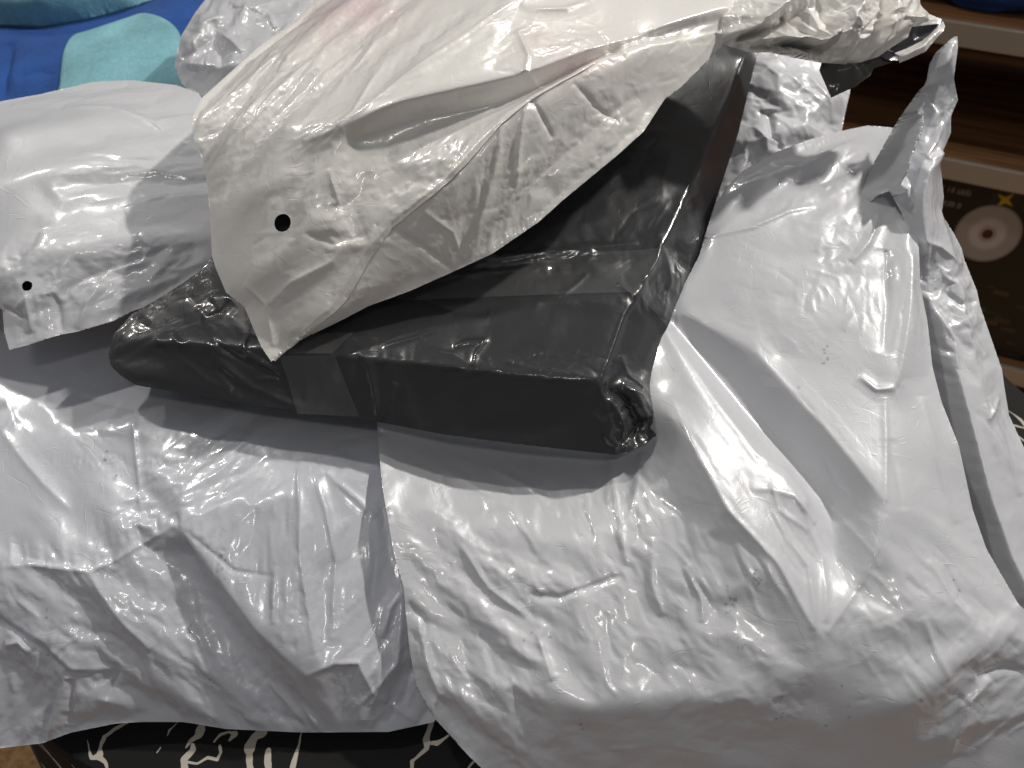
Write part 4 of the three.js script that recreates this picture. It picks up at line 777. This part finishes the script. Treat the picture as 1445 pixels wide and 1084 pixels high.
// ---------------------------------------------------------------- table with printed cloth, floor
function veins() {
  const W = 2048, c = document.createElement('canvas'); c.width = c.height = W; const g = c.getContext('2d');
  g.fillStyle = '#0b0b0c'; g.fillRect(0, 0, W, W);
  const R = rng(77), P = W * 1.6;   // canvas pixels per metre
  const vein = (pts) => {   // bone-white print of changing width
    g.fillStyle = '#c4bdaf';
    for (let i = 0; i + 1 < pts.length; i++) for (let s = 0; s <= 1; s += 0.04) {
      const [a, b] = [pts[i], pts[i + 1]], x = a[0] + (b[0] - a[0]) * s, y = a[1] + (b[1] - a[1]) * s, r = (a[2] + (b[2] - a[2]) * s) * (1 + 0.7 * vnoise(x * 0.05, y * 0.05, 12));
      const ox = 5 * vnoise(x * 0.04, y * 0.04, 14), oy = 5 * vnoise(x * 0.04, y * 0.04, 15);
      g.beginPath(); g.arc(x + ox, y + oy, Math.max(0.8, r), 0, 6.2832); g.fill();
    }
  };
  // the veins seen below the mailers, at their places on the cloth
  const at = ([px, py, w]) => { const s = sight(px, py), k = -EYE.y / s.y, x = EYE.x + s.x * k, z = EYE.z + s.z * k; return [mod(x * P, W), W - mod(-z * P, W), w * 0.5 * 1.75]; };
  for (const v of [
    [[186, 1016, 3], [162, 1027, 7], [145, 1037, 6], [142, 1050, 5], [139, 1064, 10], [128, 1068, 4]], [[139, 1066, 8], [146, 1075, 4], [151, 1090, 3]], [[128, 1068, 4], [123, 1055, 2], [122, 1043, 1]],
    [[286, 1012, 12], [284, 1023, 13], [280, 1037, 10], [270, 1044, 6], [263, 1054, 3]], [[272, 1050, 4], [272, 1058, 8], [259, 1071, 14], [261, 1088, 8]], [[259, 1073, 3], [278, 1076, 3], [293, 1069, 4], [305, 1072, 4], [310, 1062, 4], [308, 1052, 3]],
    [[301, 1046, 3], [311, 1036, 5], [322, 1032, 4], [330, 1035, 8], [322, 1044, 2]], [[366, 1030, 6], [359, 1039, 11], [353, 1052, 13], [351, 1066, 12], [353, 1090, 10]], [[359, 1039, 9], [372, 1034, 9], [376, 1030, 5]], [[379, 1060, 7], [378, 1075, 9], [379, 1090, 9]],
    [[427, 1026, 2], [421, 1052, 3], [416, 1068, 6], [411, 1092, 8]], [[608, 1018, 6], [602, 1042, 11], [602, 1054, 6], [592, 1063, 4], [581, 1073, 5], [580, 1090, 4]], [[602, 1047, 5], [616, 1048, 7], [626, 1041, 4], [640, 1032, 3]], [[252, 1016, 2], [238, 1029, 3], [234, 1039, 1]], [[226, 1053, 2], [221, 1061, 2]],
    [[1420, 590, 4], [1432, 598, 6], [1450, 603, 5]], [[1436, 612, 4], [1455, 625, 3]],
  ]) vein(v.map(at));
  const [kx, ky] = at([350, 1060, 1]);
  for (let i = 0; i < 90; i++) {
    let x = R() * W, y = R() * W, a = 1.4 + (R() - 0.5) * 1.6; if (Math.hypot(x - kx, y - ky) < 480) continue;
    const n = 4 + R() * 6 | 0, w = 3 + R() * R() * 14, pts = [];
    for (let k = 0; k < n; k++) { pts.push([x, y, w * (0.3 + R())]); a += (R() - 0.5) * 1.2; x += Math.cos(a) * 34; y += Math.sin(a) * 34; }
    vein(pts);
  }
  const t = new THREE.CanvasTexture(c); t.colorSpace = THREE.SRGBColorSpace; t.wrapS = t.wrapT = THREE.RepeatWrapping; t.repeat.set(1.6, 1.6); return t;
}
const weave = dataTexture(512, (x, y) => 0.5 + 0.22 * Math.sin(x * 6.2832 * 128) * Math.sin(y * 6.2832 * 128) + 0.3 * vnoise(x * 12, y * 12, 51, 12), { repeat: 12 });
const cloth = new THREE.MeshStandardMaterial({ map: veins(), roughness: 0.85, bumpMap: weave, bumpScale: 0.0004, side: THREE.DoubleSide });
{
  // table top with rounded corners under a cloth that hangs over the edge in soft folds
  const hw = 0.5, x0 = -0.515, x1 = 0.58, z0 = -0.42, z1 = 0.255, r = 0.34, loop = [];
  const corner = (cx, cz, a0) => { for (let i = 0; i <= 16; i++) { const a = a0 + i / 16 * Math.PI / 2; loop.push([cx + r * Math.cos(a), cz + r * Math.sin(a), Math.cos(a), Math.sin(a)]); } };
  const edge = (xa, za, xb, zb, nx, nz) => { for (let i = 1; i < 24; i++) loop.push([xa + (xb - xa) * i / 24, za + (zb - za) * i / 24, nx, nz]); };
  corner(x1 - r, z1 - r, 0); edge(x1 - r, z1, x0 + r, z1, 0, 1); corner(x0 + r, z1 - r, Math.PI / 2); edge(x0, z1 - r, x0, z0 + r, -1, 0); corner(x0 + r, z0 + r, Math.PI); edge(x0 + r, z0, x1 - r, z0, 0, -1); corner(x1 - r, z0 + r, 1.5 * Math.PI); edge(x1, z0 + r, x1, z1 - r, 1, 0);
  const n = loop.length, pos = [], uv = [], idx = [], cx = (x0 + x1) / 2, cz = (z0 + z1) / 2;
  let s = 0;
  const rings = []; for (let k = 0; k <= 40; k++) rings.push([k / 40, 0]); for (const q of [0.004, 0.012, 0.03, 0.07, 0.12, 0.18, 0.24, 0.3]) rings.push([1, q]);
  for (const [k, q] of rings) for (let i = 0; i < n; i++) {
    const [lx, lz, nx, nz] = loop[i], w = q ? Math.sin(i * 0.55) * 0.5 + Math.sin(i * 0.23 + 1) * 0.5 : 0, out = q ? 0.004 * Math.min(1, q / 0.012) + q * 0.12 * (1 + w) : 0;
    let x = cx + (lx - cx) * k + nx * out, z = cz + (lz - cz) * k + nz * out, y = q ? -Math.max(0, q - 0.003) : 0;
    if (!q) { const m = smooth(1, 0.9, k); y += 0.004 * m * Math.exp(-(((x + 0.17 - 0.35 * (z - 0.24)) / 0.012) ** 2)) + 0.003 * m * fbm(x * 14, z * 14, 61, 2); }
    pos.push(x, y, z); uv.push(cx + (lx - cx) * k + nx * q, -(cz + (lz - cz) * k + nz * q));
  }
  for (let k = 0; k + 1 < rings.length; k++) for (let i = 0; i < n; i++) { const a = k * n + i, b = k * n + (i + 1) % n; idx.push(a, b, a + n, b, b + n, a + n); }
  const g = new THREE.BufferGeometry(); g.setAttribute('position', new THREE.Float32BufferAttribute(pos, 3)); g.setAttribute('uv', new THREE.Float32BufferAttribute(uv, 2)); g.setIndex(idx); g.computeVertexNormals();
  const t = thing('table', 'table under a black cloth printed with bone white veins, beneath the mailers', 'table', [0, -0.75, 0]);
  g.translate(0, 0.75 - 0.002, 0);
  mesh('tablecloth', g, cloth, t);
  const wood = new THREE.MeshStandardMaterial({ color: tint(0.25, 0.17, 0.1), roughness: 0.6 });
  for (const [x, z] of [[x0 + 0.15, z1 - 0.15], [x1 - 0.15, z1 - 0.15], [x0 + 0.15, z0 + 0.15], [x1 - 0.15, z0 + 0.15]]) { const l = mesh('leg', new RoundedBoxGeometry(0.05, 0.72, 0.05, 2, 0.006), wood, t); l.position.set(x, 0.36, z); }
}
{
  const tone = dataTexture(512, (x, y) => { const k = 1 + 0.25 * vnoise(x * 180, y * 180, 71, 180) + 0.25 * vnoise(x * 40, y * 40, 72, 40) - 0.9 * Math.max(0, vnoise(x * 70, y * 70, 73, 70) - 0.3); return [0.60 * k, 0.45 * k, 0.29 * k]; }, { srgb: true, repeat: 3 });
  const g = new THREE.PlaneGeometry(8, 8); g.rotateX(-Math.PI / 2); const uv = g.attributes.uv; for (let i = 0; i < uv.count; i++) uv.setXY(i, uv.getX(i) * 8, uv.getY(i) * 8);
  const m = mesh('floor', g, new THREE.MeshStandardMaterial({ map: tone, roughness: 0.8 })); m.position.y = -0.75; m.userData.kind = 'structure';
}

// ---------------------------------------------------------------- shelf at the right with a printed box
let SHELF;
{
  const grain = (a, s) => dataTexture(512, (x, y) => { const k = 1 + 0.5 * vnoise(x * 4 + 0.2 * vnoise(x * 6, y * 3, s), y * 90, s + 1) + 0.3 * vnoise(x * 14, y * 200, s + 2); return a.map((c) => c * k); }, { srgb: true, repeat: 1 });
  const wood = new THREE.MeshStandardMaterial({ map: grain([0.52, 0.37, 0.24], 81), roughness: 0.55 });
  const rail = new THREE.MeshPhysicalMaterial({ color: tint(0.4, 0.34, 0.27), roughness: 0.25, clearcoat: 0.6, clearcoatRoughness: 0.2 });
  const at = spot(1400, 48, 135);
  const t = thing('shelf_unit', 'brown wooden shelf unit with front price rails, behind the gathered mailer mouth', 'shelf', [at.x, -0.75, at.z]);
  t.rotation.y = -0.42;
  const y0 = at.y + 0.75, W = 1.6, gap = 0.235; SHELF = { unit: t, y0, gap }; t.updateMatrixWorld();
  const box = (name, w, h, d, x, y, z, m) => { const o = mesh(name, new RoundedBoxGeometry(w, h, d, 2, 0.003), m, t); o.position.set(x, y, z); return o; };
  for (let k = -1; k <= 2; k++) {
    const y = y0 - gap * k - (k === 2 ? 0.19 : 0);
    box('shelf_board', W, 0.02, 0.42, 0, y, -0.22, wood);
    box('price_rail', W, 0.04, 0.012, 0, y - 0.008, -0.002, rail);
  }
  box('back_panel', W, 1.2, 0.015, 0, y0 - 0.2, -0.44, wood);
  box('side_panel', 0.02, y0 + 0.45, 0.43, -W / 2 - 0.012, (y0 + 0.45) / 2, -0.22, wood);
  box('side_panel', 0.02, y0 + 0.45, 0.43, W / 2 + 0.012, (y0 + 0.45) / 2, -0.22, wood);
  box('cross_bar', W, 0.016, 0.02, 0, y0 - 0.11, -0.2, wood);
}

// ---------------------------------------------------------------- printed box and clutter at the right, beyond the table
function boxPrint() {
  const c = document.createElement('canvas'); c.width = 1024; c.height = 980; const g = c.getContext('2d');
  g.fillStyle = '#0d120f'; g.fillRect(0, 0, 1024, 980);
  const R = rng(5);
  const row = (x, y, n, h) => { g.fillStyle = '#9b958e'; for (let i = 0; i < n; i++) { const w = h * (0.35 + 0.3 * R()); if (R() < 0.12) { x += h * 0.4; continue; } g.fillRect(x, y + (R() < 0.25 ? -h * 0.25 : 0), h * 0.16, h); if (R() < 0.7) g.fillRect(x, y + (R() < 0.5 ? 0 : h * 0.84), w, h * 0.16); if (R() < 0.7) g.fillRect(x + w, y, h * 0.16, h); x += w + h * 0.3; } };
  row(180, 80, 13, 27); row(225, 156, 9, 27);
  const star = (x, y, r, col) => { g.fillStyle = col; g.beginPath(); for (let k = 0; k < 8; k++) { const a = k / 8 * 6.2832 + 0.5, q = k % 2 ? r * 0.32 : r; g.lineTo(x + Math.cos(a) * q, y + Math.sin(a) * q); } g.fill(); };
  g.fillStyle = '#1a211d'; g.fillRect(505, 45, 115, 90); g.fillRect(650, 45, 115, 90);
  star(565, 90, 50, '#c9a91e'); star(712, 92, 50, '#d0861c');
  for (const [r, col] of [[150, '#8b847d'], [140, '#a39c95'], [92, '#aea79f'], [78, '#c2bbb3'], [42, '#a89d95'], [25, '#4a2018']]) { g.fillStyle = col; g.beginPath(); g.ellipse(560, 285, r, r * 1.08, 0, 0, 6.2832); g.fill(); }
  for (let i = 0; i < 60; i++) { g.fillStyle = ['#3b2f24', '#20281c', '#4a3a2a'][i % 3]; g.fillRect(R() * 1024, 560 + R() * 420, 20 + R() * 90, 6 + R() * 26); }
  const t = new THREE.CanvasTexture(c); t.colorSpace = THREE.SRGBColorSpace; return t;
}
{
  const W = 0.4, H = SHELF.gap + 0.19 - 0.032, D = 0.2;
  const p0 = SHELF.unit.localToWorld(V3(0.115, SHELF.y0 - 2 * SHELF.gap - 0.19 + 0.0105, -0.03));
  const t = thing('printed_box', 'black printed box with a grey disc picture and yellow marks, under the shelf rail', 'box', p0.toArray());
  t.rotation.y = SHELF.unit.rotation.y;
  const dark = new THREE.MeshStandardMaterial({ color: tint(0.012, 0.016, 0.013), roughness: 0.5 });
  const b = mesh('carton', new RoundedBoxGeometry(W, H, D, 2, 0.004), dark, t); b.position.set(0, H / 2, -D / 2);
  const p = mesh('printed_front', new THREE.PlaneGeometry(W - 0.01, H - 0.01), new THREE.MeshStandardMaterial({ map: boxPrint(), roughness: 0.45 }), t); p.position.set(0, H / 2, 0.0012);
}
{
  const p = SHELF.unit.localToWorld(V3(-0.02, SHELF.y0 + 0.0105, -0.1)), g = new THREE.SphereGeometry(1, 48, 32), q = g.attributes.position;
  for (let i = 0; i < q.count; i++) { const v = V3(q.getX(i), q.getY(i), q.getZ(i)), k = 1 + 0.1 * fbm(v.x * 3 + 4, v.z * 3 + v.y * 2, 91, 3); q.setXYZ(i, Math.sign(v.x) * Math.abs(v.x) ** 0.7 * 0.085 * k, Math.max(-0.045, v.y * 0.05 * k) + 0.045, Math.sign(v.z) * Math.abs(v.z) ** 0.8 * 0.06 * k); }
  g.computeVertexNormals();
  const t = thing('plush_pouch', 'small dark blue plush pouch lying on the upper shelf board', 'pouch', p.toArray()); t.rotation.y = SHELF.unit.rotation.y;
  mesh('pouch_body', g, blue, t);
  const z = mesh('zip', new THREE.TorusGeometry(0.07, 0.003, 6, 40, Math.PI), new THREE.MeshStandardMaterial({ color: tint(0.02, 0.03, 0.1), roughness: 0.6 }), t); z.rotation.x = -1.45; z.position.set(0, 0.062, 0.01);
}
// fittings of the unseen ceiling lamps
for (const L of LAMPS) {
  const t = thing('unseen_ceiling_lamp', L.label, 'lamp', [L.at[0], L.at[1] + 0.012, L.at[2]], 'round ceiling lamps');
  const d = mesh('glass_disc', new THREE.CylinderGeometry(L.size, L.size, 0.006, 40), new THREE.MeshStandardMaterial({ color: tint(0.8, 0.8, 0.78), emissive: tint(1, 0.955, 0.89), emissiveIntensity: 2 }), t); d.position.y = 0.004;
  const h = mesh('housing', new THREE.LatheGeometry([[L.size * 1.02, 0], [L.size * 1.25, 0], [L.size * 1.25, 0.01], [L.size * 1.0, 0.05], [0, 0.06]].map((p) => new THREE.Vector2(...p)), 40), new THREE.MeshStandardMaterial({ color: tint(0.7, 0.7, 0.7), roughness: 0.5, side: THREE.DoubleSide }), t); h.position.y = 0.009;
}
renderer.render(scene, camera);
